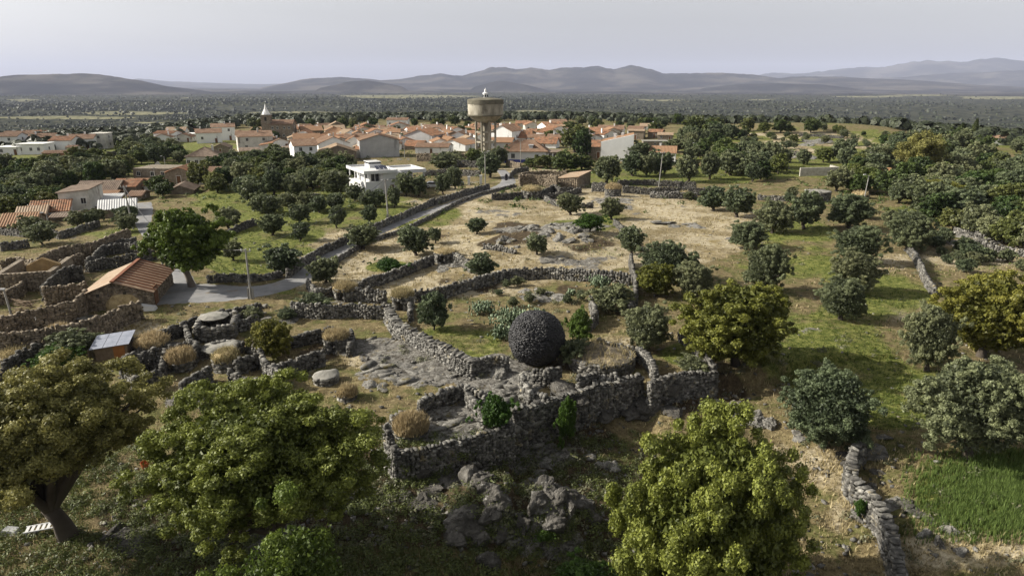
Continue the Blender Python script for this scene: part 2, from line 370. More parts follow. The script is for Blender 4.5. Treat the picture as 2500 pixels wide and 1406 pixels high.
# ------------------------------------------------------------------ ground cover (world-fixed weights)
BLOBS = {'straw': [(2000,350,200,22,.8),(900,870,60,20,.6),(1060,900,60,20,.5),(1300,560,430,115,1.1),(1000,650,250,60,.9),(2150,650,70,40,.6),(1650,570,230,70,1),(250,825,260,50,.9),(830,700,160,40,.7),(1100,840,120,40,.35),(1780,700,100,40,.4),(2190,760,100,40,.8),
  (1950,1130,160,60,.8),(2050,1200,60,120,.7),(2350,1350,220,80,.7),(1400,1230,120,30,.35),(760,570,180,40,.8),(1950,350,200,34,.7),(1280,418,90,12,.7),(150,700,80,20,.4),(950,890,200,70,.35),(1480,890,60,15,.6),(2350,620,180,60,.6),
  (1180,700,200,30,.5),(300,1200,200,40,.3),(1500,830,50,30,.6),(2480,960,60,60,.6),(650,840,80,20,.4),(740,880,60,30,.5)],
 'green': [(900,510,240,55,1),(690,540,120,60,1),(570,630,80,45,1.2),(640,640,60,30,.9),(1500,430,190,26,1),(1760,430,130,22,1),(1120,845,120,48,1.1),
  (950,652,60,16,1.3),(1950,595,130,70,1.0),(2190,720,120,80,.7),(2000,840,160,110,1.25),(1780,640,80,60,.4),(2150,960,170,100,1.2),(2400,1210,180,120,1.0),(2060,700,60,60,.5),(1490,540,70,24,1),(700,715,70,12,1),
  (1350,545,110,24,.6),(2330,640,120,60,.35),(2000,400,200,30,.8),(260,1170,260,60,.35),(250,380,400,60,1),(280,560,140,20,.8),(1100,440,60,12,.5),(1110,420,80,10,.5),(520,830,90,20,.4),
  (150,1230,160,90,.55),(450,735,60,8,.6),(750,600,110,30,.35),(2000,370,500,60,.5),(1660,870,50,25,.9),(620,500,150,60,.9),(470,760,160,20,.45),(1250,640,40,12,.4),(1450,700,80,24,.5),(2350,480,200,60,.6)],
 'rock': [(560,800,100,30,.6),(380,900,100,40,.6),(1000,770,90,20,.5),(1250,1010,160,30,.5),(940,890,170,60,.95),(1240,520,60,12,.7),(1200,560,60,10,.6),(1460,635,70,14,.6),(1260,640,90,12,.5),(1380,640,60,10,.6),(1600,600,60,12,.5),(1560,520,50,8,.6),(1100,600,60,10,.4),(1440,560,70,18,.5),(1000,860,90,40,.5),(700,900,60,30,.4),(1080,960,130,50,1),(1210,930,90,60,1.2),(1110,1040,90,50,1.4),(1350,575,120,45,.9),(1500,500,60,14,.9),(120,795,150,14,1.4),(1290,930,90,50,1.1),
  (1680,560,120,24,.45),(1250,1300,130,80,.9),(1820,1010,90,45,.8),(1088,658,45,16,1.5),(1290,735,80,20,.4),(620,790,60,30,.7),(480,850,80,24,.8),(1050,720,80,14,.5),(420,960,90,30,.9),(1000,620,60,14,.2),
  (960,860,60,30,.6),(1500,620,200,40,.25),(1640,1000,120,50,.5),(2180,1230,60,90,.4),(1300,1080,180,60,.6)],
 'soil': [(500,870,200,50,.6),(760,800,120,30,.5),(1180,730,150,30,.5),(1280,1180,380,170,1.3),(1250,560,60,30,.5),(1450,600,70,22,.5),(1080,570,60,14,.4),(1150,690,120,16,.5),(1000,790,120,50,.5),(1030,900,120,50,.5),(1400,730,130,50,.6),(870,860,130,40,.9),(1300,700,170,28,.8),(1190,600,90,24,.35),(1640,600,160,40,.3),(1700,960,140,60,1),(560,1300,340,110,1.2),(1060,1230,240,120,1.2),(1900,360,170,30,.35),(740,860,90,20,.8),  # the widest patch also carries painted shade below the retaining wall
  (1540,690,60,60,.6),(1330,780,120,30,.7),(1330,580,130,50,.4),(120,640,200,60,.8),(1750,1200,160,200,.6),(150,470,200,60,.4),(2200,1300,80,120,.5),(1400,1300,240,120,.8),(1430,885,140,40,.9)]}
def cover(x, y, z):
    u, v = project(x, y, z); r = np.hypot(x, y)
    du = u + 26*fbm(x, y, 9, 3, 71)*np.clip(60/np.maximum(r, 1), .3, 2); dv = v + 14*fbm(x, y, 9, 3, 77)*np.clip(60/np.maximum(r, 1), .2, 2)
    o = {}
    for k, L in BLOBS.items():
        s = np.zeros_like(u)
        for (a, b, ru, rv, st) in L:
            q = ((du-a)/ru)**2 + ((dv-b)/rv)**2
            s = s + st*np.exp(-q*q*.8)
        o[k] = s
    z0 = fbm(x, y, 3.5, 4, 88)
    n1 = fbm(x, y, 11, 4, 81); n2 = fbm(x, y, 5, 4, 83); n3 = fbm(x, y, 14, 4, 85)
    o['green'] = np.clip(sst(.25, .95, o['green']*.95 + n1*.75) , 0, 1)
    o['straw'] = np.clip(sst(.2, .7, o['straw'] + n1*.35 + n2*.35 - .08), 0, 1)
    o['rock'] = np.clip(sst(.55, .95, o['rock']*.85 + n2*1.25 + z0*.4 - .04), 0, 1)
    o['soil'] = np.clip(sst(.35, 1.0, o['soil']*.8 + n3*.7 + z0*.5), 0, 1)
    # far village / edge of the plateau
    f = sst(210, 330, r)
    o['green'] = np.clip(o['green'] + f*.5*sst(-.3, .3, n1), 0, 1)
    return o
# road and lanes : centre lines in pixels with half width in metres
ROADS = [('road', [(395, 722, 4.2), (470, 716, 4.4), (560, 717, 3.6), (650, 706, 2.6), (720, 686, 2.1), (775, 650, 1.9), (820, 620, 1.8), (870, 588, 1.8), (940, 558, 1.7), (1010, 530, 1.7), (1090, 502, 1.7), (1160, 478, 1.8), (1215, 460, 2.0), (1240, 446, 2.2), (1237, 430, 1.8), (1222, 415, 1.6)]),
         ('lane', [(452, 700, 1.5), (440, 668, 1.35), (425, 635, 1.2), (395, 600, 1.1), (362, 570, 1.2), (350, 545, 1.5), (347, 515, 2.2), (352, 495, 1.6)])]
RL = []
for nm, pts in ROADS:
    P = []
    for u, v, hw in pts:
        g = G(u, v); P.append((g.x, g.y, hw))
    # catmull
    Q = []
    for i in range(len(P)-1):
        p0 = P[max(i-1, 0)]; p1 = P[i]; p2 = P[i+1]; p3 = P[min(i+2, len(P)-1)]
        for k in range(8):
            t = k/8
            Q.append(tuple(.5*((2*p1[j])+(-p0[j]+p2[j])*t+(2*p0[j]-5*p1[j]+4*p2[j]-p3[j])*t*t+(-p0[j]+3*p1[j]-3*p2[j]+p3[j])*t**3) for j in range(3)))
    Q.append(P[-1]); RL.append((nm, np.array(Q)))
RP = np.concatenate([q for _, q in RL])
def roaddist(x, y):
    d = np.full(x.shape, 1e3)
    for q in RP: d = np.minimum(d, np.hypot(x-q[0], y-q[1])-q[2])
    return d
_H0 = H
RZ = np.array([float(fz) for fz in _H0(RP[:, 0], RP[:, 1])])
# smooth the longitudinal profile
_k = 0
for nm, q in RL:
    n = len(q); s = RZ[_k:_k+n].copy()
    for it in range(30): s[1:-1] = (s[:-2]+s[1:-1]*2+s[2:])/4
    RZ[_k:_k+n] = s; _k += n
def H(x, y, fine=True):
    x = np.asarray(x, float); y = np.asarray(y, float)
    z = _H0(x, y, fine)
    m = (y > 60) & (y < 240) & (x > -75) & (x < 15)
    if np.any(m):
        xm = x[m]; ym = y[m]; wsum = np.zeros_like(xm); zs = np.zeros_like(xm); dm = np.full_like(xm, 1e3)
        for i, q in enumerate(RP):
            d = np.hypot(xm-q[0], ym-q[1]); dm = np.minimum(dm, d-q[2])
            ww = np.exp(-(d/2.0)**2)+1e-9; zs += ww*RZ[i]; wsum += ww
        k = 1-sst(.5, 3.0, dm); zm = z[m]; z = z.copy(); z[m] = zm*(1-k) + (zs/wsum)*k
    return z

def grid(name, rs, angs, mat, attrs=True):
    A, R = np.meshgrid(angs, rs); x = R*np.sin(A); y = R*np.cos(A); z = H(x, y)
    if attrs:
        nz = .06*fbm(x, y, 1.1, 3, 91)+.03*fbm(x, y, .45, 2, 92)
        c = cover(x, y, z)
        rd = sst(.3, 1.4, roaddist(x, y)) if rs[0] < 300 else 1
        rk = c['rock']*(R < 260)
        ridg = 1-np.abs(fbm(x*.8+y*.5, y*1.2-x*.3, 2.6, 4, 95))*2
        z = z + nz*(R < 300)*rd + rk*rd*(.28*ridg - .05) + c['green']*.05*rd
    nr, na = A.shape
    idx = np.arange(nr*na).reshape(nr, na)
    f = np.stack([idx[:-1, :-1], idx[:-1, 1:], idx[1:, 1:], idx[1:, :-1]], -1).reshape(-1, 4)
    me = mesh_np(name, np.stack([x, y, z], -1).reshape(-1, 3), f, mat, smooth=True)
    if attrs:
        for k in ('green', 'rock', 'soil', 'straw'):
            a = me.attributes.new(k, 'FLOAT', 'POINT'); a.data.foreach_set('value', c[k].astype(np.float32).ravel())
    return tag(obj(name, me), kind='structure')

def ground_mat():
    m, t, o = NT('ground_cover'); P = t.nodes.new('ShaderNodeNewGeometry').outputs['Position']
    n1 = noise(t, P, .35, 8, .7); n2 = noise(t, P, 1.3, 7, .75); n3 = noise(t, P, 6, 5, .8)
    nn = mth(t, 'MULTIPLY_ADD', n3, .45); nn.node.inputs[2].default_value = 0
    nn = mth(t, 'ADD', nn, mth(t, 'MULTIPLY', n2, .55))
    dry = ramp(t, nn, [(.3, (.12, .10, .068)), (.42, (.26, .22, .15)), (.52, (.41, .355, .25)), (.66, (.56, .50, .37))])
    dry = mix(t, step(t, n1, .5, .66), dry, ramp(t, nn, [(.35, (.13, .10, .045)), (.6, (.33, .26, .12))]))
    gr = ramp(t, nn, [(.33, (.018, .026, .007)), (.45, (.065, .085, .018)), (.56, (.2, .205, .06)), (.68, (.37, .34, .15))])
    soil_shade = ramp(t, nn, [(.35, (.02, .015, .01)), (.5, (.06, .045, .028)), (.65, (.16, .12, .07))])  # soil tones lowered to put the foreground shade into the colour
    rk = ramp(t, noise(t, P, 2.6, 8, .8), [(.36, (.035, .032, .027)), (.46, (.11, .102, .09)), (.56, (.22, .21, .19)), (.68, (.34, .325, .29))])
    jit = mth(t, 'MULTIPLY_ADD', nn, .9); jit.node.inputs[2].default_value = -.45
    def msk(nm, a, b): return step(t, mth(t, 'ADD', attr(t, nm), jit), a, b)
    n0 = noise(t, P, .11, 5, .7)
    dry = mix(t, mth(t, 'MULTIPLY', step(t, n0, .45, .57), .8), dry, ramp(t, nn, [(.35, (.06, .045, .025)), (.5, (.19, .15, .08)), (.65, (.36, .3, .17))]))
    dull = ramp(t, nn, [(.33, (.035, .026, .016)), (.43, (.10, .078, .042)), (.53, (.2, .16, .085)), (.66, (.34, .28, .16))])
    olv = ramp(t, nn, [(.36, (.04, .045, .016)), (.5, (.11, .11, .04)), (.66, (.24, .22, .1))])
    dull = mix(t, step(t, n1, .46, .6), dull, olv)
    c = mix(t, msk('straw', .3, .75), dull, dry)
    c = mix(t, msk('soil', .35, .7), c, soil_shade)
    gr = mix(t, mth(t, 'MULTIPLY', step(t, n0, .52, .62), .6), gr, dull)
    c = mix(t, msk('green', .3, .75), c, gr)
    jr = mth(t, 'MULTIPLY_ADD', nn, 2.2); jr.node.inputs[2].default_value = -1.1
    jm = mth(t, 'MULTIPLY_ADD', noise(t, P, .75, 5, .7), 2.4); jm.node.inputs[2].default_value = -1.2
    c = mix(t, step(t, mth(t, 'ADD', mth(t, 'ADD', attr(t, 'rock'), jr), jm), .5, .7), c, rk)
    fin(t, o, c, .95, nn, .9, .25, .1); return m
PB = {'field': [(170,289,210,6,1.2),(330,277,130,4,1),(380,300,100,3,.8),(60,245,70,4,.8),(1000,236,170,5,1.2),(700,274,130,3,1),(960,277,140,3,1),(1070,288,90,5,1.1),(1330,272,70,4,1),(1470,298,70,4,1),(1240,277,90,4,1),
   (2150,236,110,2.5,1),(2350,231,220,2.5,1.1),(2460,240,120,4,1.1),(1620,245,80,4,.6),(1560,262,140,5,.5),(1150,252,60,3,.5),(1960,268,90,3,.5),(2330,262,120,3,.5),(1850,243,60,3,.5),(470,240,60,2,.6),(1420,312,60,4,.9),(2060,290,120,4,.4),(900,300,80,3,.7)],
 'wood': [(200,262,260,11,1.1),(620,252,240,9,.9),(300,312,320,12,1),(750,229,180,5,1.2),(1000,256,190,9,1),(850,288,330,9,.9),(1350,241,150,13,1.1),(1250,264,140,7,.8),(1600,300,200,8,.6),(1950,275,110,8,.7),(2000,250,160,8,.4),(100,233,150,5,.6),(1550,232,150,4,.6),(1750,258,130,6,.4),(2300,300,200,20,.35),(1450,285,120,6,.7),(500,290,120,7,.9)]}
def pcover(x, y, z):
    u, v = project(x, y, z); o = {}
    du = u+40*fbm(x, y, 500, 3, 171); dv = v+3.0*fbm(x, y, 700, 4, 172)*np.clip(3000/np.hypot(x, y), .4, 2)
    for k, L in PB.items():
        s = np.zeros_like(u)
        for a, b, ru, rv, st in L: s = s+st*np.exp(-(((du-a)/ru)**2+((dv-b)/rv)**2))
        o[k] = s
    n = fbm(x, y, 600, 4, 173); n2 = fbm(x, y, 170, 3, 174)
    o['field'] = np.clip(sst(.35, .7, o['field']+n*.35+n2*.25), 0, 1); o['wood'] = np.clip(sst(.2, .8, o['wood']+n*.5+n2*.3+.05), 0, 1)
    return o
def plain_mat():
    m, t, o = NT('far_plain'); P = t.nodes.new('ShaderNodeNewGeometry').outputs['Position']
    b = noise(t, P, .006, 6, .65, (.6, .5, 1)); c3 = noise(t, P, .045, 5, .75, (1, .4, 1))
    wood = ramp(t, c3, [(.35, (.02, .024, .013)), (.6, (.055, .058, .032))])
    scrub = ramp(t, c3, [(.36, (.014, .018, .014)), (.48, (.034, .038, .03)), (.6, (.075, .077, .052)), (.7, (.13, .12, .08))])
    field = ramp(t, c3, [(.38, (.05, .055, .035)), (.46, (.14, .138, .085)), (.6, (.23, .22, .14))])
    j = mth(t, 'MULTIPLY_ADD', b, .6); j.node.inputs[2].default_value = -.3
    c = mix(t, step(t, mth(t, 'ADD', attr(t, 'wood'), j), .35, .65), scrub, wood)
    c = mix(t, step(t, mth(t, 'ADD', attr(t, 'field'), j), .4, .6), c, field)
    fin(t, o, c, 1.0, c3, 1.0, 3.0, 0.0); return m
def mount_mat():
    m, t, o = NT('mountain_scrub'); P = t.nodes.new('ShaderNodeNewGeometry').outputs['Position']
    a = noise(t, P, .0012, 8, .65)
    c = ramp(t, a, [(.38, (.010, .012, .012)), (.5, (.03, .03, .027)), (.6, (.085, .078, .065))])  # dark end of the ramp paints gully shade into the slopes
    fin(t, o, c, 1.0, None, spec=0); return m
M['ground'] = ground_mat(); M['plain'] = plain_mat(); M['mount'] = mount_mat()
# radial rows chosen so that detail falls where the camera sees it
dep = np.radians(np.linspace(52, 2.4, 470)); rs1 = CAMZ/np.tan(dep); rs1 = rs1[rs1 < 700]
angs = np.radians(np.concatenate([np.linspace(-85, -44, 22)[:-1], np.linspace(-44, 44, 640), np.linspace(44, 85, 22)[1:]]))
grid('ground', rs1, angs, M['ground'])
angs2 = np.radians(np.linspace(-62, 62, 420))
rs2 = np.geomspace(rs1[-1], 7200, 230)
pl = grid('plain', rs2, angs2, M['plain'], False)
_co = np.empty(len(pl.data.vertices)*3, np.float32); pl.data.vertices.foreach_get('co', _co); _co = _co.reshape(-1, 3).astype(float); _pc = pcover(_co[:, 0], _co[:, 1], _co[:, 2])
for k in ('field', 'wood'): pl.data.attributes.new(k, 'FLOAT', 'POINT').data.foreach_set('value', _pc[k].astype(np.float32))
rs3 = np.concatenate([np.linspace(7200, 16500, 150), np.linspace(16700, 40000, 50)])
grid('mountains', rs3, np.radians(np.linspace(-62, 62, 640)), M['mount'], False)

# road sheets
for nm, q in RL:
    n = len(q); d = np.gradient(q[:, :2], axis=0); d /= np.linalg.norm(d, axis=1)[:, None]; nrm = np.stack([-d[:, 1], d[:, 0]], 1)
    cols = 9; V = []
    for i in range(n):
        for j in range(cols):
            e = (j/(cols-1)*2-1); jag = 1+.06*math.sin(i*1.7+j*3)*(abs(e) == 1)
            x = q[i, 0]+nrm[i, 0]*q[i, 2]*e*jag; y = q[i, 1]+nrm[i, 1]*q[i, 2]*e*jag; V.append((x, y))
    V = np.array(V); z = H(V[:, 0], V[:, 1])+.045 - (np.tile(np.abs(np.linspace(-1, 1, cols)) == 1, n))*.09
    idx = np.arange(n*cols).reshape(n, cols)
    f = np.stack([idx[:-1, :-1], idx[:-1, 1:], idx[1:, 1:], idx[1:, :-1]], -1).reshape(-1, 4)
    tag(obj(nm, mesh_np(nm, np.column_stack([V, z]), f, M['asphalt'] if nm == 'road' else M['asphalt'], smooth=True)), kind='structure')

# ------------------------------------------------------------------ stones
CUBE = np.array([(-1,-1,-1),(1,-1,-1),(1,1,-1),(-1,1,-1),(-1,-1,1),(1,-1,1),(1,1,1),(-1,1,1)], float)*.5
CF = np.array([(0,3,2,1),(4,5,6,7),(0,1,5,4),(1,2,6,5),(2,3,7,6),(3,0,4,7)])
def stones_mesh(name, C, S, Y, mat, seed=1, jit=.16):
    rng = np.random.default_rng(seed); C = np.array(C, float); S = np.array(S, float); Y = np.array(Y, float); n = len(C)
    v = CUBE[None]*S[:, None, :]*(1+rng.uniform(-jit*1.6, jit*1.2, (n, 8, 1))) + rng.uniform(-jit, jit, (n, 8, 3))*S[:, None, :]*.6
    tx = rng.normal(0, .12, n); 
    v2 = v.copy(); v2[:, :, 2] = v[:, :, 2]+v[:, :, 0]*tx[:, None]
    c = np.cos(Y)[:, None]; s = np.sin(Y)[:, None]
    V = np.stack([v2[:, :, 0]*c-v2[:, :, 1]*s, v2[:, :, 0]*s+v2[:, :, 1]*c, v2[:, :, 2]], -1) + C[:, None, :]
    Fc = (CF[None]+(np.arange(n)*8)[:, None, None]).reshape(-1, 4)
    t = np.repeat(rng.uniform(0, 1, n), 6)
    return mesh_np(name, V.reshape(-1, 3), Fc, mat, t)
rs_ = random.Random(5)
STONE_V = [stones_mesh('stone', [(0, 0, 0)], [(1, 1, 1)], [0], M['stone'], 100+i, .2) for i in range(12)]
for me in STONE_V: pass
def stone_part(parent, c, s, yaw):
    o = bpy.data.objects.new('stone', STONE_V[rs_.randrange(12)]); COL.objects.link(o); o.parent = parent
    o.location = c; o.scale = s; o.rotation_euler = (rs_.uniform(-.15, .15), rs_.uniform(-.15, .15), yaw+rs_.uniform(-.25, .25)); return o

def wall(pts, h, label, ztop=None, th=.48, s=.34, ch=.21, near=False, mat='stone', name='dry_stone_wall', ruin=.25, group=None, cat='stone wall', parts=None):
    P = []
    for u, v in pts:
        if ztop is not None: qx, qy = unproj(u, v, ztop); g = Vector((qx, qy-.25, ztop-h))
        else: g = G(u, v, h)
        P.append(g)
    # resample
    C = []; S = []; Y = []; caps = []
    tot = 0; base = P[0].copy(); corev = []; coref = []
    rr = random.Random(hash((pts[0], len(pts))) & 0xffff)
    for a, b in zip(P[:-1], P[1:]):
        d = Vector((b.x-a.x, b.y-a.y, 0)); L = d.length
        if L < .05: continue
        d /= L; nrm = Vector((-d.y, d.x, 0)); yaw = math.atan2(d.y, d.x)
        n = max(1, int(L/s)); xs = (np.arange(n)+.5)/n
        px = a.x+(b.x-a.x)*xs; py = a.y+(b.y-a.y)*xs
        gt = H(px, py) if ztop is None else np.full(n, ztop-h)
        if ztop is not None: th_ = th+.6
        else: th_ = th
        g0 = np.minimum(H(px+nrm.x*(th_/2+.5), py+nrm.y*(th/2+.5)), H(px-nrm.x*(th_/2+.5), py-nrm.y*(th_/2+.5)))
        hv = h*(1+ruin*.6*fbm(px, py, 5, 3, 33))
        for i in range(n):
            zt = gt[i]+hv[i]; zb = min(g0[i], gt[i])-.15
            k = 0; z = zb
            while z < zt-.02:
                cc = ch*rr.uniform(.8, 1.25)
                f = (z-zb)/max(zt-zb, .1); tw = th*(1.15-.3*f)
                for sgn in (-1, 1):
                    off = tw/4+rr.uniform(-.04, .05)
                    sh = (rr.random()-.5)*s*.5
                    C.append((px[i]+d.x*sh+nrm.x*off*sgn, py[i]+d.y*sh+nrm.y*off*sgn, z+cc/2)); S.append((s*rr.uniform(.75, 1.3), tw/2*rr.uniform(.9, 1.25), cc*rr.uniform(.85, 1.1))); Y.append(yaw+rr.uniform(-.12, .12))
                z += cc
            q = rr.uniform(.7, 1.25)
            if rr.random() > .12:
                caps.append(((px[i], py[i], z+.06+rr.uniform(-.05, .08)), (s*.95*q, th*.8*rr.uniform(.7, 1.15), ch*rr.uniform(.8, 1.4)), yaw+rr.uniform(-.5, .5)))
    o = empty(name, (base.x, base.y, base.z))
    tag(o, label, cat, group)
    off = Vector(o.location)
    if near and len(caps) > 300:
        caps.sort(key=lambda c: c[0][1]); rest = caps[300:]; caps = caps[:300]
    else: rest = [] if near else caps
    for c, sz, y in rest: C.append(c); S.append(sz); Y.append(y)
    C = np.array(C)-np.array(off)
    me = stones_mesh('rubble', C, S, Y, M[mat], len(C))
    tag(obj('rubble', me, o), kind='stuff')
    if near:
        for c, sz, y in caps: stone_part(o, tuple(np.array(c)-np.array(off)), sz, y)
    return o
# ------------------------------------------------------------------ walls (pixels of the wall top)
W = wall
W([(1061,487),(984,522),(915,550),(851,578),(789,604),(735,636),(700,662)], 1.0, 'dark stone wall along the far side of the road below the orchard')
W([(1194,451),(1132,468),(1063,489)], 1.0, 'stone wall between the road and the gravel yard of the white modern house')
W([(1259,452),(1240,456),(1171,473),(1122,491),(1070,518),(1020,543),(969,566),(905,585),(840,622),(812,640)], .42, 'low stone wall on the near side of the road, edging the dry hillside')
W([(1200,476),(1245,474),(1287,472)], 1.2, 'short stone wall left of the grass-topped hut at the road bend', mat='stone_dark')
W([(1058,627),(1010,645),(958,665),(905,682),(856,697)], 1.1, 'stone wall running down left from the small round hut')
W([(1104,622),(1130,632),(1152,647)], 1.1, 'short stone wall right of the small round hut')
W([(1540,673),(1490,668),(1405,662),(1340,657),(1297,659),(1240,662),(1163,680),(1086,703),(1010,713)], 1.25, 'long stone wall across the dry hillside above the cactus patch')
W([(866,708),(905,712),(943,716)], 1.3, 'short stone wall joining the two straw-topped huts')
W([(751,687),(774,714),(812,704)], .9, 'crooked low wall behind the left straw-topped hut')
W([(956,750),(902,750),(856,745),(790,750),(710,744)], 1.3, 'sunlit rough wall below the two straw-topped huts', near=False, s=.3, ch=.18)
W([(948,756),(962,778),(979,796),(1012,812),(1048,830),(1095,853),(1138,876),(1163,884)], 1.35, 'thick sunlit rubble wall slanting down towards the black ball', th=1.0, near=True, s=.3, ch=.18)
W([(1163,884),(1200,878),(1243,878)], 1.2, 'dark short wall meeting the left side of the black ball', s=.32, near=True)
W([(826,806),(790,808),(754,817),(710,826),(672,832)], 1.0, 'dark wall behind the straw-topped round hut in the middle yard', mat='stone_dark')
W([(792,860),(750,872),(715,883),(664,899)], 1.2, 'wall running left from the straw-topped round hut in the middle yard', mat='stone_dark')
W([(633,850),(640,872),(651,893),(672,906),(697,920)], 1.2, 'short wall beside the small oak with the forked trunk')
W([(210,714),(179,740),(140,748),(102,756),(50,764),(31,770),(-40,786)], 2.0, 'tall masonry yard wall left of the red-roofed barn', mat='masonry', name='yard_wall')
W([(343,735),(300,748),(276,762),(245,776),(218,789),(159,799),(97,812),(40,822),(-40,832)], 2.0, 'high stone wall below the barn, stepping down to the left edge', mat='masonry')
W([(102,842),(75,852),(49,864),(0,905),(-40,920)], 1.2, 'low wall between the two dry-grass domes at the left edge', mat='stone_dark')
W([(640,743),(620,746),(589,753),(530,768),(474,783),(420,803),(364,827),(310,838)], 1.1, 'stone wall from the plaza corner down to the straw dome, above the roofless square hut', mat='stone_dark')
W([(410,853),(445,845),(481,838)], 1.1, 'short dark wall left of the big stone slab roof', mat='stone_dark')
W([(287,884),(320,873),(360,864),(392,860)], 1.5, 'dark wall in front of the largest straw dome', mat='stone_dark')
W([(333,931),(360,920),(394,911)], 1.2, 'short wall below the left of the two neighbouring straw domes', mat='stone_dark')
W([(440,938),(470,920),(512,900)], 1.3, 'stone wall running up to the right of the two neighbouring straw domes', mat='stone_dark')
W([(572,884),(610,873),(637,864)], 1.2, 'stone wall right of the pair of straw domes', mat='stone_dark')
W([(307,898),(318,915),(333,931)], 1.0, 'tumbled wall end below the largest straw dome')
W([(1022,987),(1050,972),(1090,955),(1132,944)], 1.1, 'upper wall of the small rock pen', near=True, s=.3)
W([(1138,947),(1160,955),(1189,964)], 1.1, 'stub of wall at the top right corner of the rock pen', s=.3)
W([(1138,950),(1150,975),(1168,998),(1186,1020)], 1.0, 'right wall of the small rock pen', s=.3, near=True)
W([(951,1024),(975,1014),(994,1007)], 1.1, 'short wall behind the big straw mound at the terrace corner', s=.3)
W([(940,1046),(950,1072),(966,1100)], 2.2, 'sunlit left corner of the terrace retaining wall', th=.5, s=.25, near=True, name='retaining_wall')
W([(960,1102),(1000,1097),(1035,1090),(1090,1078),(1138,1070),(1190,1055),(1240,1038),(1252,1030)], 1.0, 'lower left stretch of the dark retaining wall', th=.5, s=.25, ch=.155, near=True, name='retaining_wall', mat='stone', ztop=.8)
W([(1250,1003),(1300,988),(1379,965),(1440,947),(1500,932),(1567,914)], 1.1, 'tallest stretch of the dark retaining wall with its straight sunlit top', th=.6, s=.25, ch=.155, near=True, name='retaining_wall', ruin=.03, ztop=.8)
W([(1584,936),(1610,928),(1643,916),(1690,911),(1750,908)], 1.0, 'right stretch of the retaining wall with pale cap stones', th=.5, s=.25, ch=.155, near=True, name='retaining_wall', ztop=.8)
W([(1604,922),(1597,900),(1592,885),(1578,868),(1558,854),(1494,842),(1459,832)], 1.0, 'curved wall beside the collapsed dome, right of the black ball', s=.32, near=True)
W([(1750,908),(1735,885),(1712,856),(1690,830),(1661,808)], 1.0, 'rough wall climbing beside the golden oak', mat='stone_dark')
W([(1540,622),(1545,650),(1553,684),(1553,705),(1551,724),(1535,755)], 1.2, 'dark wall dropping down beside the olives at the edge of the dry hillside', mat='stone_dark')
W([(1443,726),(1448,745),(1456,765),(1445,776),(1436,787)], 1.1, 'short curved wall above the bright green shrub')
W([(1410,931),(1450,922),(1507,921)], .9, 'low double wall behind the retaining wall top', s=.3)
W([(1272,915),(1285,940),(1296,965)], 1.2, 'ruined stone stair beside the base of the black ball', s=.3, name='ruined_wall')
W([(1300,905),(1335,912),(1368,905)], 1.2, 'tumbled wall under the right of the black ball', s=.3, name='ruined_wall', mat='stone_dark')
W([(1296,960),(1320,968),(1335,975)], 1.0, 'broken wall end behind the tall retaining wall, below the black ball', s=.3, name='ruined_wall')
W([(2106,1084),(2085,1105),(2078,1135),(2082,1165),(2100,1188),(2128,1208),(2142,1230),(2158,1258),(2176,1295),(2186,1330),(2192,1372),(2204,1420)], 1.25, 'thick winding field wall at the bottom right corner', th=.75, s=.3, ch=.19, near=True)
W([(2215,598),(2235,620),(2248,645),(2258,668),(2270,690),(2284,708)], .9, 'low field wall running down to the golden oak at the right')
W([(504,678),(560,674),(600,676),(640,673),(690,664)], .7, 'low wall on the orchard side of the paved plaza')
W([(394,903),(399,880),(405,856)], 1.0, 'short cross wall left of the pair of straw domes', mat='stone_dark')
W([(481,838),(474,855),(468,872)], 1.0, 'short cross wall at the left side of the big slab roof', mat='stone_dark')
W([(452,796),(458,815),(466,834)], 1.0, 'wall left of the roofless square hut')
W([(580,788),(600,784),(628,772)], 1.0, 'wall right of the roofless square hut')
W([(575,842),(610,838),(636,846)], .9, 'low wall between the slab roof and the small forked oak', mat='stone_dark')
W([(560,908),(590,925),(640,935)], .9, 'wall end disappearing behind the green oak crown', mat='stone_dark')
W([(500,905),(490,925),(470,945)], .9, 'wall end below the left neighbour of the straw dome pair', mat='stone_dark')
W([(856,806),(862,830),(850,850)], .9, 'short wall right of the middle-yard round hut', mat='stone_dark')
W([(1003,736),(1000,750),(1003,765)], .9, 'stub of wall below the right straw-topped hut')
W([(0,640),(40,632),(80,640)], 1.2, 'ruined wall behind the gabled stone ruin', mat='masonry')
W([(0,560),(60,566),(110,560),(143,570)], .9, 'garden wall below the orange roofs', mat='stone_dark')
W([(30,668),(70,655),(110,640)], 1.2, 'wall inside the gabled stone ruin yard', mat='masonry')
W([(1180,600),(1220,604),(1260,612)], .5, 'collapsed line of stones left of the hilltop rocks')
W([(1500,540),(1530,570),(1545,600)], .8, 'low wall from the hilltop trees down to the dark wall', mat='stone_dark')
W([(551,566),(575,556),(600,546),(624,538)], .9, 'short wall inside the orchard behind the big leaning tree', mat='stone_dark')
W([(77,643),(115,622),(151,608),(190,600),(218,597)], 2.0, 'high lane wall right of the gabled stone ruin', mat='masonry', name='yard_wall')
W([(218,597),(260,582),(290,570),(317,561)], 1.8, 'lane wall continuing up towards the grey shed roof', mat='masonry', name='yard_wall')
W([(-40,728),(0,718),(30,708),(51,695),(67,678),(110,660),(150,640),(200,622)], 1.2, 'stepped wall along the grassy lane at the left edge', mat='masonry')
W([(102,700),(130,678),(159,656),(200,652)], 1.8, 'dark rear wall of the roofless yard left of the barn', mat='stone_dark')
W([(102,706),(150,700),(210,692)], 1.9, 'front wall of the roofless yard left of the barn', mat='masonry', name='yard_wall')
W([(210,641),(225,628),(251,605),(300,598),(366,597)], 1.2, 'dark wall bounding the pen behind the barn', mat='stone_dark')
W([(212,644),(260,635),(320,625),(379,613)], 1.2, 'inner wall of the pen behind the barn', mat='stone_dark')
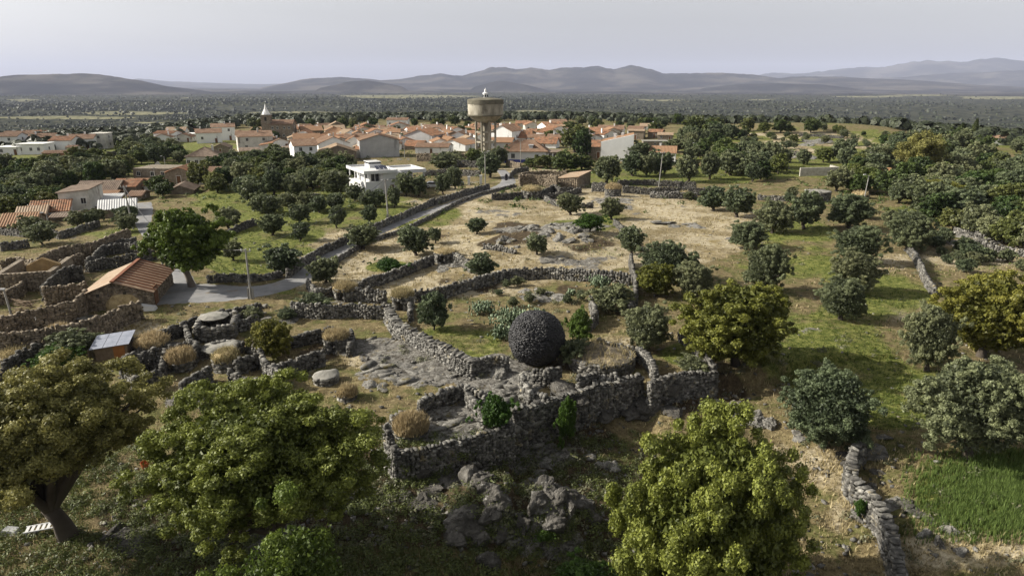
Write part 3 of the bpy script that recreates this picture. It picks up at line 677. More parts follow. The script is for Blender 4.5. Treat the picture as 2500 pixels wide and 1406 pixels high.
W([(259,601),(290,590),(333,583)], 1.0, 'topmost short wall of the pen behind the barn', mat='stone_dark')
W([(143,570),(190,556),(241,541)], 1.0, 'mossy wall below the white weathered gable')
W([(0,598),(40,592),(70,588)], 1.0, 'low wall by the orange roofs at the left edge')
W([(1035,418),(1100,416),(1173,418)], 1.4, 'lower terrace wall between the modern house and the water tower')
W([(1100,396),(1122,394),(1171,395)], 1.8, 'upper terrace wall in front of the water tower')
W([(1017,376),(1090,377),(1163,378)], 2.4, 'high rubble wall below the low white house with orange roof', mat='masonry', name='yard_wall')
W([(1237,392),(1255,396),(1271,399)], 1.8, 'pale rubble wall at the left end of the blue-skirted house', mat='masonry', name='yard_wall')
W([(1246,428),(1250,420),(1262,413),(1290,410)], 1.0, 'curving pale wall at the corner of the path')
W([(1520,456),(1560,459),(1589,461),(1661,460),(1702,462),(1765,462)], 1.4, 'long stone wall right of the grass-topped hut, behind the straw field', mat='stone_dark')
W([(1510,443),(1560,440),(1640,444),(1700,448)], 1.2, 'shaded wall at the foot of the green olive field', mat='stone_dark')
W([(1589,470),(1630,472),(1702,474)], 1.1, 'broad heap-like rubble wall around the earthen dome', th=1.0)
W([(1445,448),(1480,450)], 1.8, 'short wall between the shed gate and the grass-topped hut', mat='stone_dark')
W([(1321,470),(1345,458),(1352,455),(1368,462),(1400,460)], 1.3, 'pointed ruined wall right of the hut at the road bend', mat='stone_dark')
W([(1323,476),(1360,474),(1400,466),(1418,460)], 1.0, 'low curved wall in front of the stone enclosure', mat='stone_dark')
W([(1330,482),(1352,492),(1375,498)], .8, 'sunlit rubble wall left of the lone olive on the hill')
W([(1420,500),(1448,498)], .8, 'short rubble wall between the two hilltop trees')
W([(1268,430),(1300,430),(1330,431),(1361,433)], 2.5, 'tall stone enclosure wall beside the sloping-roofed shed', mat='masonry', name='enclosure_wall', th=.7)
W([(1268,430),(1290,420),(1340,418),(1385,420)], 1.8, 'rear wall of the grassy stone enclosure', mat='masonry', name='enclosure_wall')
W([(1850,478),(1930,482),(1985,488)], .9, 'lane-side wall left of the flat-roofed stone hut')
W([(2034,492),(2060,494)], 1.0, 'stub of wall right of the flat-roofed stone hut')
W([(2380,590),(2430,600),(2500,612),(2560,622)], .9, 'rubble wall on the scrubby slope at the right edge')
W([(2330,560),(2400,572),(2470,578),(2560,585)], .9, 'upper rubble wall on the scrubby slope at the right edge')
W([(1290,328),(1400,335),(1440,345)], 1.2, 'distant yard wall right of the long red roof')
W([(1830,375),(1900,368),(1960,372)], 1.2, 'dark terrace wall under the far hillside trees', mat='stone_dark')
W([(1950,328),(2010,330),(2060,334)], 1.0, 'stone terrace wall near the crest of the far hillside', mat='stone_dark')
W([(480,383),(520,390),(560,393)], 1.6, 'yard wall right of the broken-roofed house')
W([(260,372),(330,366),(400,362)], 1.6, 'long low wall behind the trees at the left of the village')

# ------------------------------------------------------------------ grass tufts as a joined mesh
def tufts(name, X, Y, Z, hgt, wid, mat, blades=4, seed=0, ln=(.1, .7)):
    rng = np.random.default_rng(seed); n = len(X); N = n*blades
    x = np.repeat(X, blades)+rng.normal(0, 1, N)*np.repeat(wid, blades)*.8; y = np.repeat(Y, blades)+rng.normal(0, 1, N)*np.repeat(wid, blades)*.8; z = np.repeat(Z, blades)
    h = np.repeat(hgt, blades)*rng.uniform(.6, 1.2, N); a = rng.uniform(0, 2*np.pi, N); wv = np.repeat(wid, blades)*rng.uniform(.35, .7, N)
    lean = rng.uniform(*ln, N)*h; la = rng.uniform(0, 2*np.pi, N)
    v = np.empty((N, 3, 3)); dx = np.cos(a)*wv; dy = np.sin(a)*wv
    v[:, 0] = np.stack([x-dx, y-dy, z-.05], -1); v[:, 1] = np.stack([x+dx, y+dy, z-.05], -1)
    v[:, 2] = np.stack([x+np.cos(la)*lean, y+np.sin(la)*lean, z+h], -1)
    return mesh_np(name, v.reshape(-1, 3), np.arange(N*3).reshape(-1, 3), mat, rng.uniform(0, 1, N))

# ------------------------------------------------------------------ round and square huts
def hut(u, v, dpx, hpx, top, label, name='round_stone_hut', door=True, mat='stone', domeh=.32, doordir=-.2, tuftn=900, over=1.0, hh=.42, earth=None):
    """u,v: pixel of the front foot, dpx width in pixels, hpx height of the masonry in pixels"""
    g = G(u, v); k = mpp(g); R = dpx*k/2; h = hpx*k
    door = door and h > .95; dh = min(1.1, h*.82)
    c = Vector((g.x, g.y+R*.98, 0)); c.z = Hs(c.x, c.y)
    o = empty(name, c); tag(o, label, 'stone hut')
    rr = random.Random(int(u*7+v)); C = []; S = []; Y = []
    n = max(10, int(2*math.pi*R/.42)); z = -.4
    while z < h:
        ch = .25*rr.uniform(.8, 1.2)
        for i in range(n):
            t = 2*math.pi*(i+rr.uniform(-.2, .2))/n
            if door and abs((t-(math.pi*1.5+doordir)+math.pi) % (2*math.pi)-math.pi) < .38/R and z < dh: continue
            rad = R-.22
            C.append((rad*math.cos(t), rad*math.sin(t), z+ch/2)); S.append((.45, .5, ch)); Y.append(t+math.pi/2)
        z += ch
    tag(obj('wall', stones_mesh('wall', C, S, Y, M[mat], len(C)), o), kind='stuff')
    if door:
        t = math.pi*1.5+doordir; m = MB(); m.box(-.4, .4, -.05, .4, -.3, dh)
        d = m.obj('doorway', M['core'], o, ((R-.45)*math.cos(t), (R-.45)*math.sin(t), 0), t+math.pi/2)  # dark block stands in for the shade inside the hut
        m = MB(); m.box(-.6, .6, -.2, .25, dh+.003, dh+.2); m.obj('lintel', M['stone'], o, ((R-.22)*math.cos(t), (R-.22)*math.sin(t), 0), t+math.pi/2)
        for sx in (-.5, .5):
            m = MB(); m.box(sx-.12, sx+.12, -.15, .25, -.3, dh); m.obj('jamb', M['stone'], o, ((R-.22)*math.cos(t), (R-.22)*math.sin(t), 0), t+math.pi/2)
    # dome
    prof = []; DH = R*2*domeh
    if top == 'slab': prof = [(R*over*1.05, h-.05), (R*over*1.1, h+.08), (R*.9*over, h+DH*.35), (R*.5*over, h+DH*.6), (.05, h+DH*.66)]
    else: prof = [(R*.97, h-.12)] + [(R*1.0*math.cos(a)*over, h+DH*math.sin(a)) for a in np.linspace(0.05, math.pi/2-.02, 7)]
    m = MB(); m.lathe(prof, 22)
    me = m.mesh('dome', M['slab'] if top == 'slab' else M['rocky'] if earth else M['thatch'], True)
    for vv in me.vertices:
        q = fbm(np.array([vv.co.x+u]), np.array([vv.co.y+v]), .8, 3, 5)[0]; vv.co.z += q*.3; vv.co.x *= 1+q*.12; vv.co.y *= 1+q*.08
    obj('dome', me, o)
    if top in ('grass', 'green'):
        rng = np.random.default_rng(int(u)); tt = rng.uniform(0, 2*np.pi, tuftn); ph = np.arccos(rng.uniform(0, 1, tuftn))
        x = R*over*np.sin(ph)*np.cos(tt); y = R*over*np.sin(ph)*np.sin(tt); zz = h+DH*np.cos(ph)
        sc2 = max(.12, k*3.0)
        tag(obj('roof_grass', tufts('roof_grass', x, y, zz, rng.uniform(.1, .55, tuftn)*(.6+.8*vnoise(x*2+u, y*2, 3)), rng.uniform(.03, .09, tuftn), FO['dryg'] if top == 'grass' else FO['scrub'], 4, 3), o), kind='stuff')
    return o
M['rocky'] = pm('earth_and_rubble', [(.05, .042, .032), (.13, .11, .08), (.3, .24, .14)], 1.2, .95, .9)
M['thatch'] = pm('straw_covered_earth', [(.19, .14, .07), (.36, .28, .15), (.48, .38, .22)], 2.5, .95, .8)
hut(1084, 645, 52, 24, 'grass', 'small round stone hut with dark doorway standing on a rock shelf', domeh=.08, tuftn=250)
hut(838, 738, 56, 26, 'grass', 'left of the two straw-topped huts above the rough sunlit wall', domeh=.25)
hut(981, 760, 52, 34, 'grass', 'right of the two straw-topped huts above the rough sunlit wall', domeh=.22)
hut(816, 864, 62, 34, 'grass', 'round hut with orange-tinged straw top in the middle yard', domeh=.22)
hut(353, 872, 80, 22, 'grass', 'largest straw dome, right of the metal-roofed shack', domeh=.25, door=False, mat='stone_dark')
hut(430, 912, 64, 24, 'grass', 'left one of the pair of straw domes among the dark walls', domeh=.36)
hut(542, 912, 62, 26, 'grass', 'right one of the pair of straw domes among the dark walls', domeh=.33)
hut(527, 878, 84, 18, 'slab', 'low hut under one large grey stone slab', name='slab_roofed_hut', domeh=.14, over=1.05)
hut(789, 944, 60, 16, 'slab', 'grey stone-domed hut just above the green oak crown', name='slab_roofed_hut', domeh=.3)
hut(843, 982, 44, 12, 'grass', 'small straw dome half hidden by the green oak crown', domeh=.3, door=False)
hut(998, 1080, 84, 16, 'grass', 'big straw mound inside the corner of the retaining wall', domeh=.38, door=False, tuftn=1600)
hut(127, 838, 60, 14, 'grass', 'dry-grass dome against the high wall below the barn', domeh=.3, door=False)
hut(22, 895, 64, 14, 'grass', 'dry-grass dome at the left edge of the picture', domeh=.24, door=False)
hut(1298, 488, 50, 20, 'grass', 'grass-topped hut at the road bend, left of the ruined wall', domeh=.2)
hut(1499, 481, 40, 18, 'grass', 'grass-topped round hut right of the shed', domeh=.28, doordir=1.2)
hut(1675, 482, 30, 4, 'grass', 'low earthen dome in the broad rubble wall', domeh=.28, door=False, tuftn=200)
hut(2109, 486, 40, 8, 'grass', 'brown dome behind the leaning concrete pole', domeh=.2, door=False, tuftn=200)
hut(2290, 536, 26, 6, 'grass', 'small straw dome among the olives right of centre', domeh=.3, door=False, tuftn=150)
hut(2430, 560, 36, 6, 'grass', 'straw dome near the right edge of the olive slope', domeh=.25, door=False, tuftn=200)
hut(1478, 925, 168, 26, 'grass', 'wide collapsed stone dome with straw on top, right of the black ball', name='collapsed_stone_hut', domeh=.07, mat='stone_dark', tuftn=350, earth='rocky')
hut(2008, 495, 58, 22, 'slab', 'flat-roofed stone hut with a dark doorway beside the olive lane', name='flat_roofed_hut', domeh=.08, doordir=-.35)

def boxhut(u, v, wpx, dm, hm, yaw, label, slab=None):
    g = G(u, v); k = mpp(g); w_ = wpx*k; o = empty('roofless_hut', g, math.radians(yaw)); tag(o, label, 'stone hut')
    C = []; S = []; Y = []; rr = random.Random(int(u))
    def side(x0, y0, x1, y1, gap=None):
        L = math.hypot(x1-x0, y1-y0); n = int(L/.42); a = math.atan2(y1-y0, x1-x0)
        z = -.6
        while z < hm:
            ch = .24*rr.uniform(.8, 1.2)
            for i in range(n):
                f = (i+.5)/n
                if gap and abs(f-gap) < .5/L and z < 1.3: continue
                if z > hm-.3 and rr.random() < .3: continue
                C.append((x0+(x1-x0)*f, y0+(y1-y0)*f, z+ch/2)); S.append((.48, .5, ch)); Y.append(a)
            z += ch
    side(-w_/2, 0, w_/2, 0); side(w_/2, 0, w_/2, dm); side(w_/2, dm, -w_/2, dm); side(-w_/2, dm, -w_/2, 0, .5)
    tag(obj('wall', stones_mesh('wall', C, S, Y, M['stone'], 7), o), kind='stuff')
    if slab:
        m = MB(); m.lathe([(.05, .02), (slab*.9, 0), (slab, .12), (slab*.6, .34), (.05, .4)], 9)
        m.obj('roof_slab', M['slab'], o, (-w_/2+slab*.8, dm-slab*.8, hm), 0)
    return o
boxhut(526, 832, 82, 4.2, 1.5, 14, 'square roofless stone hut with a rounded slab on its back corner', 1.5)

# ------------------------------------------------------------------ houses
HOUSES = []   # (x, y, radius)
def roofmesh(name, w_, d, h, rise, kind, mat, ov=.35, pitch=.42, corr=.045):
    """corrugated tiled roof; w along x, d along y (0..d); ridge along x for 'x', y for 'y'"""
    m = MB(); T = .14
    def slope(e0, e1, r0, r1, flip=False):
        # e0,e1 eave ends, r0,r1 ridge ends; corrugated strips running eave -> ridge
        e0, e1, r0, r1 = map(Vector, (e0, e1, r0, r1)); L = max((e1-e0).length, (r1-r0).length); n = max(2, int(L/pitch)*2)
        nr = (e1-e0).cross(r0-e0); nr = nr.normalized() if nr.length > 1e-6 else Vector((0, 0, 1))
        if nr.z < 0: nr = -nr
        P = []
        for i in range(n+1):
            f = i/n; b = nr*(corr if i % 2 else -corr)
            P.append((e0.lerp(e1, f)+b, r0.lerp(r1, f)+b*.9, ))
        b0 = len(m.v)
        for a, b in P: m.v += [tuple(a), tuple(b), tuple(a-nr*T), tuple(b-nr*T)]
        for i in range(n):
            q = b0+i*4; p = q+4
            m.f += [(q, p, p+1, q+1), (q+2, q+3, p+3, p+2), (q, q+2, p+2, p)]
        m.f += [(b0, b0+1, b0+3, b0+2), (b0+n*4, b0+n*4+2, b0+n*4+3, b0+n*4+1)]
    X0, X1, Y0, Y1 = -w_/2-ov, w_/2+ov, -ov, d+ov
    if kind == 'x':
        k = rise/(d/2); ze = h-k*ov+T*1.1; zr = h+rise+T*1.1
        slope((X0, Y0, ze), (X1, Y0, ze), (X0, d/2, zr), (X1, d/2, zr)); slope((X1, Y1, ze), (X0, Y1, ze), (X1, d/2, zr), (X0, d/2, zr))
    elif kind == 'y':
        k = rise/(w_/2); ze = h-k*ov+T*1.1; zr = h+rise+T*1.1
        slope((X0, Y1, ze), (X0, Y0, ze), (0, Y1, zr), (0, Y0, zr)); slope((X1, Y0, ze), (X1, Y1, ze), (0, Y0, zr), (0, Y1, zr))
    elif kind == 'hip':
        s = min(w_, d)/2; zr = h+rise+T; ze = h+T*.5
        a, b = (-(w_/2-s*.9), w_/2-s*.9) if w_ > d else (-.05, .05); y0, y1 = (d/2, d/2) if w_ > d else (s*.9, d-s*.9)
        slope((X0, Y0, ze), (X1, Y0, ze), (a, y0, zr), (b, y0, zr)); slope((X1, Y1, ze), (X0, Y1, ze), (b, y1, zr), (a, y1, zr))
        slope((X1, Y0, ze), (X1, Y1, ze), (b, y0, zr), (b, y1, zr)); slope((X0, Y1, ze), (X0, Y0, ze), (a, y1, zr), (a, y0, zr))
    elif kind == 'monox':   # eave at front, high at back
        slope((X0, Y0, h-.05+T), (X1, Y0, h-.05+T), (X0, Y1, h+rise+T), (X1, Y1, h+rise+T))
    elif kind == 'monoback':
        slope((X0, Y1, h+T), (X1, Y1, h+T), (X0, Y0, h+rise+T), (X1, Y0, h+rise+T))
    elif kind == 'monor':   # rises to the right
        slope((X0, Y1, h+T), (X0, Y0, h+T), (X1, Y1, h+rise+T), (X1, Y0, h+rise+T))
    elif kind == 'flat':
        m.box(X0, X1, Y0, Y1, h+.01, h+.25)
    return m.mesh(name, mat)
WIN = {}
def window_mesh(fr='frame'):
    if fr not in WIN:
        a = MB(); a.box(-.55, .55, -.07, .05, -.08, .04).box(-.55, -.47, -.06, .05, .04, 1.2).box(.47, .55, -.06, .05, .04, 1.2).box(-.55, .55, -.07, .05, 1.2, 1.3).box(-.03, .03, -.055, .05, .04, 1.2)
        b = MB(); b.box(-.468, .468, -.03, .05, .042, 1.198)
        d = MB(); d.box(-.5, .5, -.05, .05, 0, 2.1); e = MB(); e.box(-.6, -.502, -.07, .05, 0, 2.1).box(.502, .6, -.07, .05, 0, 2.1).box(-.6, .6, -.07, .05, 2.102, 2.2)
        WIN[fr] = (a.mesh('window', M[fr]), b.mesh('pane', M['glass']), d.mesh('door', M['doorw']), e.mesh('door_frame', M[fr]))
    return WIN[fr]
def put_window(parent, x, y, z, rz=0, s=1.0):
    a, b, d, e = window_mesh(); o = obj('window', a, parent, (x, y, z), rz); o.scale = (s, 1, s); obj('pane', b, o); return o
def put_door(parent, x, y, z, rz=0, s=1.0):
    a, b, d, e = window_mesh(); o = obj('door', d, parent, (x, y, z), rz); o.scale = (s, 1, s); obj('door_frame', e, o); return o
def chimney(parent, x, y, z, h=1.4, w_=.5, mat='white'):
    m = MB(); m.box(x-w_/2, x+w_/2, y-w_/2, y+w_/2, z-.6, z+h).box(x-w_*.65, x+w_*.65, y-w_*.65, y+w_*.65, z+h+.002, z+h+.12); m.obj('chimney', M[mat], parent)
def house(u, v, wpx, hpx, rpx, d, yaw, kind, wallm, roofm, label, win=2, gw=1, ch=1, name='house', cat='house', group='village houses', door=True, floors=1, left=True):
    g = G(u, v); k = mpp(g); w_ = wpx*k*1.1; h = hpx*k*1.12; rise = rpx*k*.95
    o = empty(name, g, math.radians(yaw)); tag(o, label, cat, group)
    cx = g.x - math.sin(math.radians(yaw))*d/2; cy = g.y+math.cos(math.radians(yaw))*d/2
    HOUSES.append((cx, cy, max(w_, d)*.5))
    m = MB(); B = -2.0
    if kind == 'x':
        m.prism([(-w_/2, 0, B), (-w_/2, d, B), (-w_/2, d, h), (-w_/2, d/2, h+rise), (-w_/2, 0, h)], [(w_/2, 0, B), (w_/2, d, B), (w_/2, d, h), (w_/2, d/2, h+rise), (w_/2, 0, h)])
    elif kind == 'y':
        m.prism([(-w_/2, 0, B), (w_/2, 0, B), (w_/2, 0, h), (0, 0, h+rise), (-w_/2, 0, h)], [(-w_/2, d, B), (w_/2, d, B), (w_/2, d, h), (0, d, h+rise), (-w_/2, d, h)])
    elif kind == 'monor':
        m.prism([(-w_/2, 0, B), (w_/2, 0, B), (w_/2, 0, h+rise), (-w_/2, 0, h)], [(-w_/2, d, B), (w_/2, d, B), (w_/2, d, h+rise), (-w_/2, d, h)])
    elif kind == 'monox':
        m.prism([(-w_/2, 0, B), (-w_/2, d, B), (-w_/2, d, h+rise), (-w_/2, 0, h)], [(w_/2, 0, B), (w_/2, d, B), (w_/2, d, h+rise), (w_/2, 0, h)])
    else: m.box(-w_/2, w_/2, 0, d, B, h)
    m.obj('wall', M[wallm], o)
    if kind != 'none': obj('roof', roofmesh('roof', w_, d, h, rise, kind, M[roofm]), o)
    fl = max(1, int((h+.3)/2.7)); hw = h/fl
    for f in range(fl):
        for i in range(win):
            x = -w_/2 + w_*(i+.5)/win + (.25 if (i+f) % 2 else -.2)
            if door and f == 0 and i == win//2: put_door(o, x, 0, .02, 0, min(1, h/2.7)); continue
            put_window(o, x, 0, f*hw+hw*.38, 0, min(.95, hw/2.9))
        for j in range(gw):
            y = d*(j+.5)/gw
            put_window(o, w_/2, y, f*hw+hw*.38, math.pi/2, min(.95, hw/2.9))
            if left: put_window(o, -w_/2, y, f*hw+hw*.38, -math.pi/2, min(.95, hw/2.9))
    rr = random.Random(int(u*3+v))
    for c in range(ch):
        chimney(o, rr.uniform(-.35, .35)*w_, d*rr.uniform(.35, .65), h+rise*.7, 1.3, .55, 'white' if wallm in ('white', 'clean') else wallm if wallm in ('offwhite', 'greyp') else 'white')
    return o
HD = [
# u, v, wpx, hpx, rise, depth, yaw, kind, wall, roof, label, kw
# --- left edge cluster
(10,366,60,28,8,9,8,'x','white','terra','white house cut by the left picture edge, orange roof'),
(44,352,62,18,10,9,6,'x','white','terra','long white house behind the left-edge row, wide orange roof'),
(22,379,52,16,0,8,6,'flat','white','white','low flat white building in front of the left-edge row',dict(ch=0)),
(100,358,54,18,10,9,10,'x','white','terra','white house with a bare white right gable in the left-edge row'),
(76,378,56,22,0,8,6,'flat','white','white','white house with three small arched windows in a row',dict(win=3,ch=0,door=False)),
(66,362,40,14,5,6,6,'x','white','terra','low orange-roofed annexe above the three-windowed white house',dict(ch=0,win=1)),
(150,371,46,24,9,9,4,'x','white','terra2','two-storey white house with a brownish roof, left of a pair',dict(win=2)),
(198,367,54,24,10,9,14,'x','white','terra','two-storey white house with dark gutter pipes, right of a pair',dict(win=2)),
(243,364,32,32,0,7,8,'flat','offwhite','offwhite','tall stained cubic white ruin without a roof slope',dict(win=1,ch=0,door=False)),
(131,388,46,12,5,5,4,'x','brick','terra','low red-brown shed in front of the paired white houses',dict(win=1,gw=0,ch=0)),
(175,374,20,12,4,4,4,'x','offwhite','terra','tiny pinkish outbuilding below the paired white houses',dict(win=1,gw=0,ch=0,door=False)),
(330,356,30,12,3,6,0,'x','brick','terra2','low brick outbuilding among the trees left of the village',dict(ch=0,win=1)),
(366,348,36,8,3,7,0,'x','offwhite','sheet','low pale-roofed shed left of the village',dict(ch=0,win=1,door=False)),
# --- left village
(400,349,44,20,5,8,-6,'x','white','terra2','white house at the left end of the village with a tall chimney pipe'),
(430,338,40,16,8,8,12,'x','white','rust','tan-roofed house on the left skyline of the village',dict(ch=0)),
(458,331,30,8,6,8,0,'x','offwhite','terra2','brown-roofed house behind the tan-roofed one',dict(ch=0)),
(466,339,38,10,0,7,0,'flat','white','white','long low white flat building left of the church',dict(ch=0,win=3)),
(512,350,52,22,9,9,22,'x','white','terra','white house with orange roof facing left, below the tall two-storey one',dict(ch=1)),
(548,343,48,28,8,9,22,'x','white','terra','tall two-storey white house left of the church',dict(ch=2)),
(508,330,30,8,5,7,0,'x','white','terra2','low roofs just left of the tall two-storey house',dict(ch=0)),
(626,368,74,30,12,11,24,'x','offwhite','terra','large weathered house with wide orange roof below the church',dict(ch=1)),
(620,384,56,14,6,6,20,'x','offwhite','oldroof','lean old lower building with a dark roof below the weathered house',dict(ch=0)),
(540,376,34,14,8,7,10,'y','stonewall','oldroof','grey gabled barn between the village and the broken-roofed house',dict(ch=0,win=1)),
(495,410,66,24,20,10,10,'hip','offwhite','oldroof','old house with a steep broken brown roof and a row of tall windows',dict(win=5,ch=1,door=False)),
(605,394,76,14,0,5,4,'flat','white','oldroof','long low white veranda building with a dark flat roof',dict(win=4,ch=0,door=False)),
(652,385,26,26,6,6,14,'monor','offwhite','terra2','narrow plaster building with a mono-pitch roof below the church',dict(win=1,ch=0)),
(684,392,46,20,8,9,14,'monor','stonewall','oldroof','dark stone sheds right of the white veranda',dict(win=1,ch=0)),
# --- central
(628,328,30,8,7,8,0,'x','stonewall','terra3','orange roof at the left of the church tower',dict(ch=0)),
(688,341,50,32,10,12,8,'x','stonewall','terra','stone church nave with tall dark arches beside its tower',dict(win=4,ch=0,group='church',cat='church',name='church',door=False)),
(726,328,46,8,7,9,-10,'x','white','terra','orange roofs just right of the church nave',dict(ch=1)),
(774,327,52,9,14,10,-30,'y','white','terra','white-gabled house with bright orange roof right of the church'),
(817,340,52,11,14,9,0,'hip','offwhite','terra3','hipped orange roof in the middle of the village',dict(ch=0)),
(826,322,20,8,5,7,0,'y','white','terra','small white gable peeping behind the hipped orange roof',dict(ch=0,win=0)),
(854,334,26,10,8,8,0,'x','white','terra','narrow white house with orange roof right of the hipped roof',dict(ch=0)),
(876,324,28,8,9,8,-10,'x','offwhite','terra','brown roof on the skyline above the village centre',dict(ch=1)),
(820,352,74,9,12,8,4,'x','white','terra2','long brownish tiled roof across the village centre',dict(win=3)),
(752,360,56,14,16,9,20,'x','white','terra3','small white-walled house under a big orange roof, left front of the village'),
(749,397,50,36,14,9,26,'x','white','terra','white house with a sunlit left wall at the lower left front of the village',dict(ch=0)),
(817,380,68,26,16,10,28,'y','white','terra','large white gable house with a double window',dict(win=2,door=False)),
(826,394,80,20,16,10,16,'y','stonewall','rust','grey stone gabled barn in front of the large white gable house',dict(win=0,ch=0)),
(866,368,40,20,12,9,8,'y','white','terra2','white gable wall right of the large white gable house',dict(win=0,ch=0)),
(870,352,52,12,10,9,6,'x','white','terra','white house with chimney block in the middle of the village',dict(ch=2)),
(928,384,86,36,14,12,16,'y','greyp','terra','big white gable toned grey for shade, its side facade full of windows',dict(win=0,gw=3)),
(884,386,26,18,6,6,6,'x','offwhite','terra2','low shed between two gabled houses',dict(ch=0,win=1)),
(928,332,32,8,6,8,0,'y','white','terra','tiny white gable among the orange roofs above the village centre',dict(ch=0,win=0)),
(918,322,34,7,7,8,0,'x','offwhite','terra','first orange roof left of the white skyline house',dict(ch=1)),
(946,328,40,8,8,9,8,'x','white','terra','wide orange roof under the white skyline house',dict(ch=1)),
(970,312,46,16,5,9,0,'x','white','terra','white two-storey house standing alone on the skyline',dict(win=3)),
(986,332,40,7,7,8,-6,'x','offwhite','terra','orange roof right below the skyline house',dict(ch=0)),
(1030,326,50,7,9,9,0,'x','white','terra','two stepped orange roofs right of the skyline house',dict(ch=1)),
(1022,358,68,24,14,12,-20,'y','greyp','terra2','large pale gable with brown roof behind the village pole',dict(win=0,gw=1)),  # white gable, its shade put into the grey wall colour
(1010,366,42,8,12,7,-10,'x','stonewall','terra2','collapsing brown tiled roof beneath the pale gable',dict(ch=0,win=1)),
(1054,376,74,14,8,9,-6,'x','white','terra','low white house with orange roof above the high rubble wall',dict(ch=0,win=1)),
(1108,330,66,8,8,9,-4,'x','offwhite','terra','long orange roof left of the water tower',dict(ch=2)),
(1066,344,46,10,10,9,0,'x','white','terra','orange roof between the pale gable and the white chimney house',dict(ch=0)),
(1120,352,44,16,12,9,-8,'y','white','terra','white gable with a big chimney left of the water tower'),
(1104,369,66,14,12,9,-24,'y','white','terra3','white carport gable with bright orange roof, left of the tower legs',dict(win=1,ch=0)),
(1152,340,26,12,6,8,0,'x','offwhite','terra2','brown roof just left of the tower legs',dict(ch=0)),
(1150,362,22,12,5,7,0,'x','brick','terra','small reddish house tight against the tower legs',dict(ch=0,win=1)),
(1234,320,40,8,8,8,-6,'x','offwhite','terra','orange roof on the skyline right of the water tank',dict(ch=1)),
(1224,348,52,24,14,10,-26,'y','white','terra','white gable wall directly right of the tower legs',dict(win=0)),
(1222,364,50,14,10,9,-8,'x','greyp','terra3','orange-roofed grey house at the foot of the tower legs',dict(ch=0)),
(1270,346,52,8,17,8,0,'x','white','terra2','steep striped reddish roof with white verges and two chimneys',dict(ch=2)),
(1324,332,68,7,8,8,0,'x','offwhite','terra2','long low reddish roof left of the big dark tree',dict(ch=0,win=4)),
(1308,346,38,8,8,8,-8,'x','white','terra','orange roof behind the blue-skirted house',dict(ch=0)),
(1356,352,38,12,9,8,-12,'x','white','terra','small white house with orange roof left of the big dark tree'),
(1276,310,30,7,6,8,0,'x','offwhite','terra2','half-built brown roof on the skyline right of the tower',dict(ch=0)),
# --- right of centre
(1452,345,30,9,5,7,6,'y','white','terra','tiny white gable right of the big dark tree',dict(ch=1,win=1)),
(1448,386,38,24,14,9,-4,'x','masonry_wall','terra2','stone house with red roof left of the bare white wall',dict(ch=0)),
(1490,330,56,12,9,9,-14,'x','white','terra','orange-roofed white house on the right skyline',dict(ch=1)),
(1550,330,34,12,7,8,-20,'x','white','terra','white house with tan roof on the right skyline',dict(ch=0)),
(1552,341,34,18,3,8,-16,'x','stonewall','rust','square stone block house beneath the tan-roofed white one',dict(ch=0,win=1)),
(1582,318,34,8,6,8,-10,'x','white','rust','rightmost white house with pale orange roof on the skyline',dict(ch=1)),
(1598,337,30,12,6,8,-22,'x','stonewall','terra2','small brown stone house, left of two on the right slope',dict(ch=0,win=1)),
(1624,344,32,12,5,8,-12,'x','stonewall','rust','small stone house with flat tan roof, right of two on the right slope',dict(ch=0)),
(1600,360,52,12,0,6,-4,'flat','stonewall','slab','low stone ruin with pale slab roof',dict(ch=0,win=1,door=False)),
(1617,396,56,20,14,8,-14,'x','white','terra3','small white house with a striped orange roof beside the olives',dict(ch=1)),
(2444,355,36,15,5,8,-8,'x','white','terra','white cottage with a dark arched window near the right edge',dict(ch=0,win=1,door=False)),
(2437,411,42,8,14,8,0,'hip','white','terra2','hipped brown roof with white chimney among trees at the right edge',dict(ch=1,win=1)),
# --- lower left
(372,441,84,26,0,9,-4,'none','stonewall','terra','roofless stone ruin with a standing pointed gable stump',dict(ch=0,win=3,door=False,gw=0)),
(440,450,56,26,12,8,6,'y','stonewall','terra2','stone-gabled half of the long farm building',dict(ch=0,win=1)),
(508,451,84,24,12,8,2,'x','greyp','terra','long farm building with wide orange-brown tiled roof',dict(ch=0,win=2)),
(302,474,54,16,14,8,2,'x','stonewall','terra2','brown roof left of the striped tile roof',dict(ch=0,win=1)),
(352,467,56,12,13,7,0,'x','white','terra3','low house with a striped yellowish-orange tile roof',dict(ch=0,win=1)),
(232,484,84,12,22,11,10,'x','stonewall','oldroof','large sagging old grey-brown roof',dict(ch=0,win=1)),
(186,515,60,40,6,10,16,'monor','offwhite','oldroof','tall weathered white facade with grey stains at the lower left',dict(ch=0,win=2,door=False,gw=0)),
(240,508,60,4,16,8,14,'monox','stonewall','sheet','pale sheet roof right of the tall weathered facade',dict(ch=0,win=0,gw=0,door=False)),
(242,487,66,6,10,6,6,'x','stonewall','terra3','orange roof between the old grey roof and the pale sheet roof',dict(ch=0,win=0,door=False)),
(290,530,70,18,16,8,26,'x','stonewall','sheet','stone barn with a light grey sheet roof beside the lane',dict(ch=0,win=0,gw=0)),
(330,490,26,10,8,6,10,'x','stonewall','terra','small red roof behind the light grey sheet roof',dict(ch=0,win=0,door=False)),
(122,530,74,12,20,9,24,'x','white','terra2','red-roofed house with a white right wall at the lower left',dict(ch=0)),
(76,540,54,10,18,8,24,'x','stonewall','rust','brown-roofed house between two red roofs at the lower left',dict(ch=0,win=1)),
(44,566,66,14,22,8,20,'x','stonewall','terra3','orange roof lowest at the left edge',dict(ch=0,win=1)),
(150,540,40,8,4,6,20,'x','stonewall','oldroof','dark lean-to beside the white right wall',dict(ch=0,win=0,door=False)),
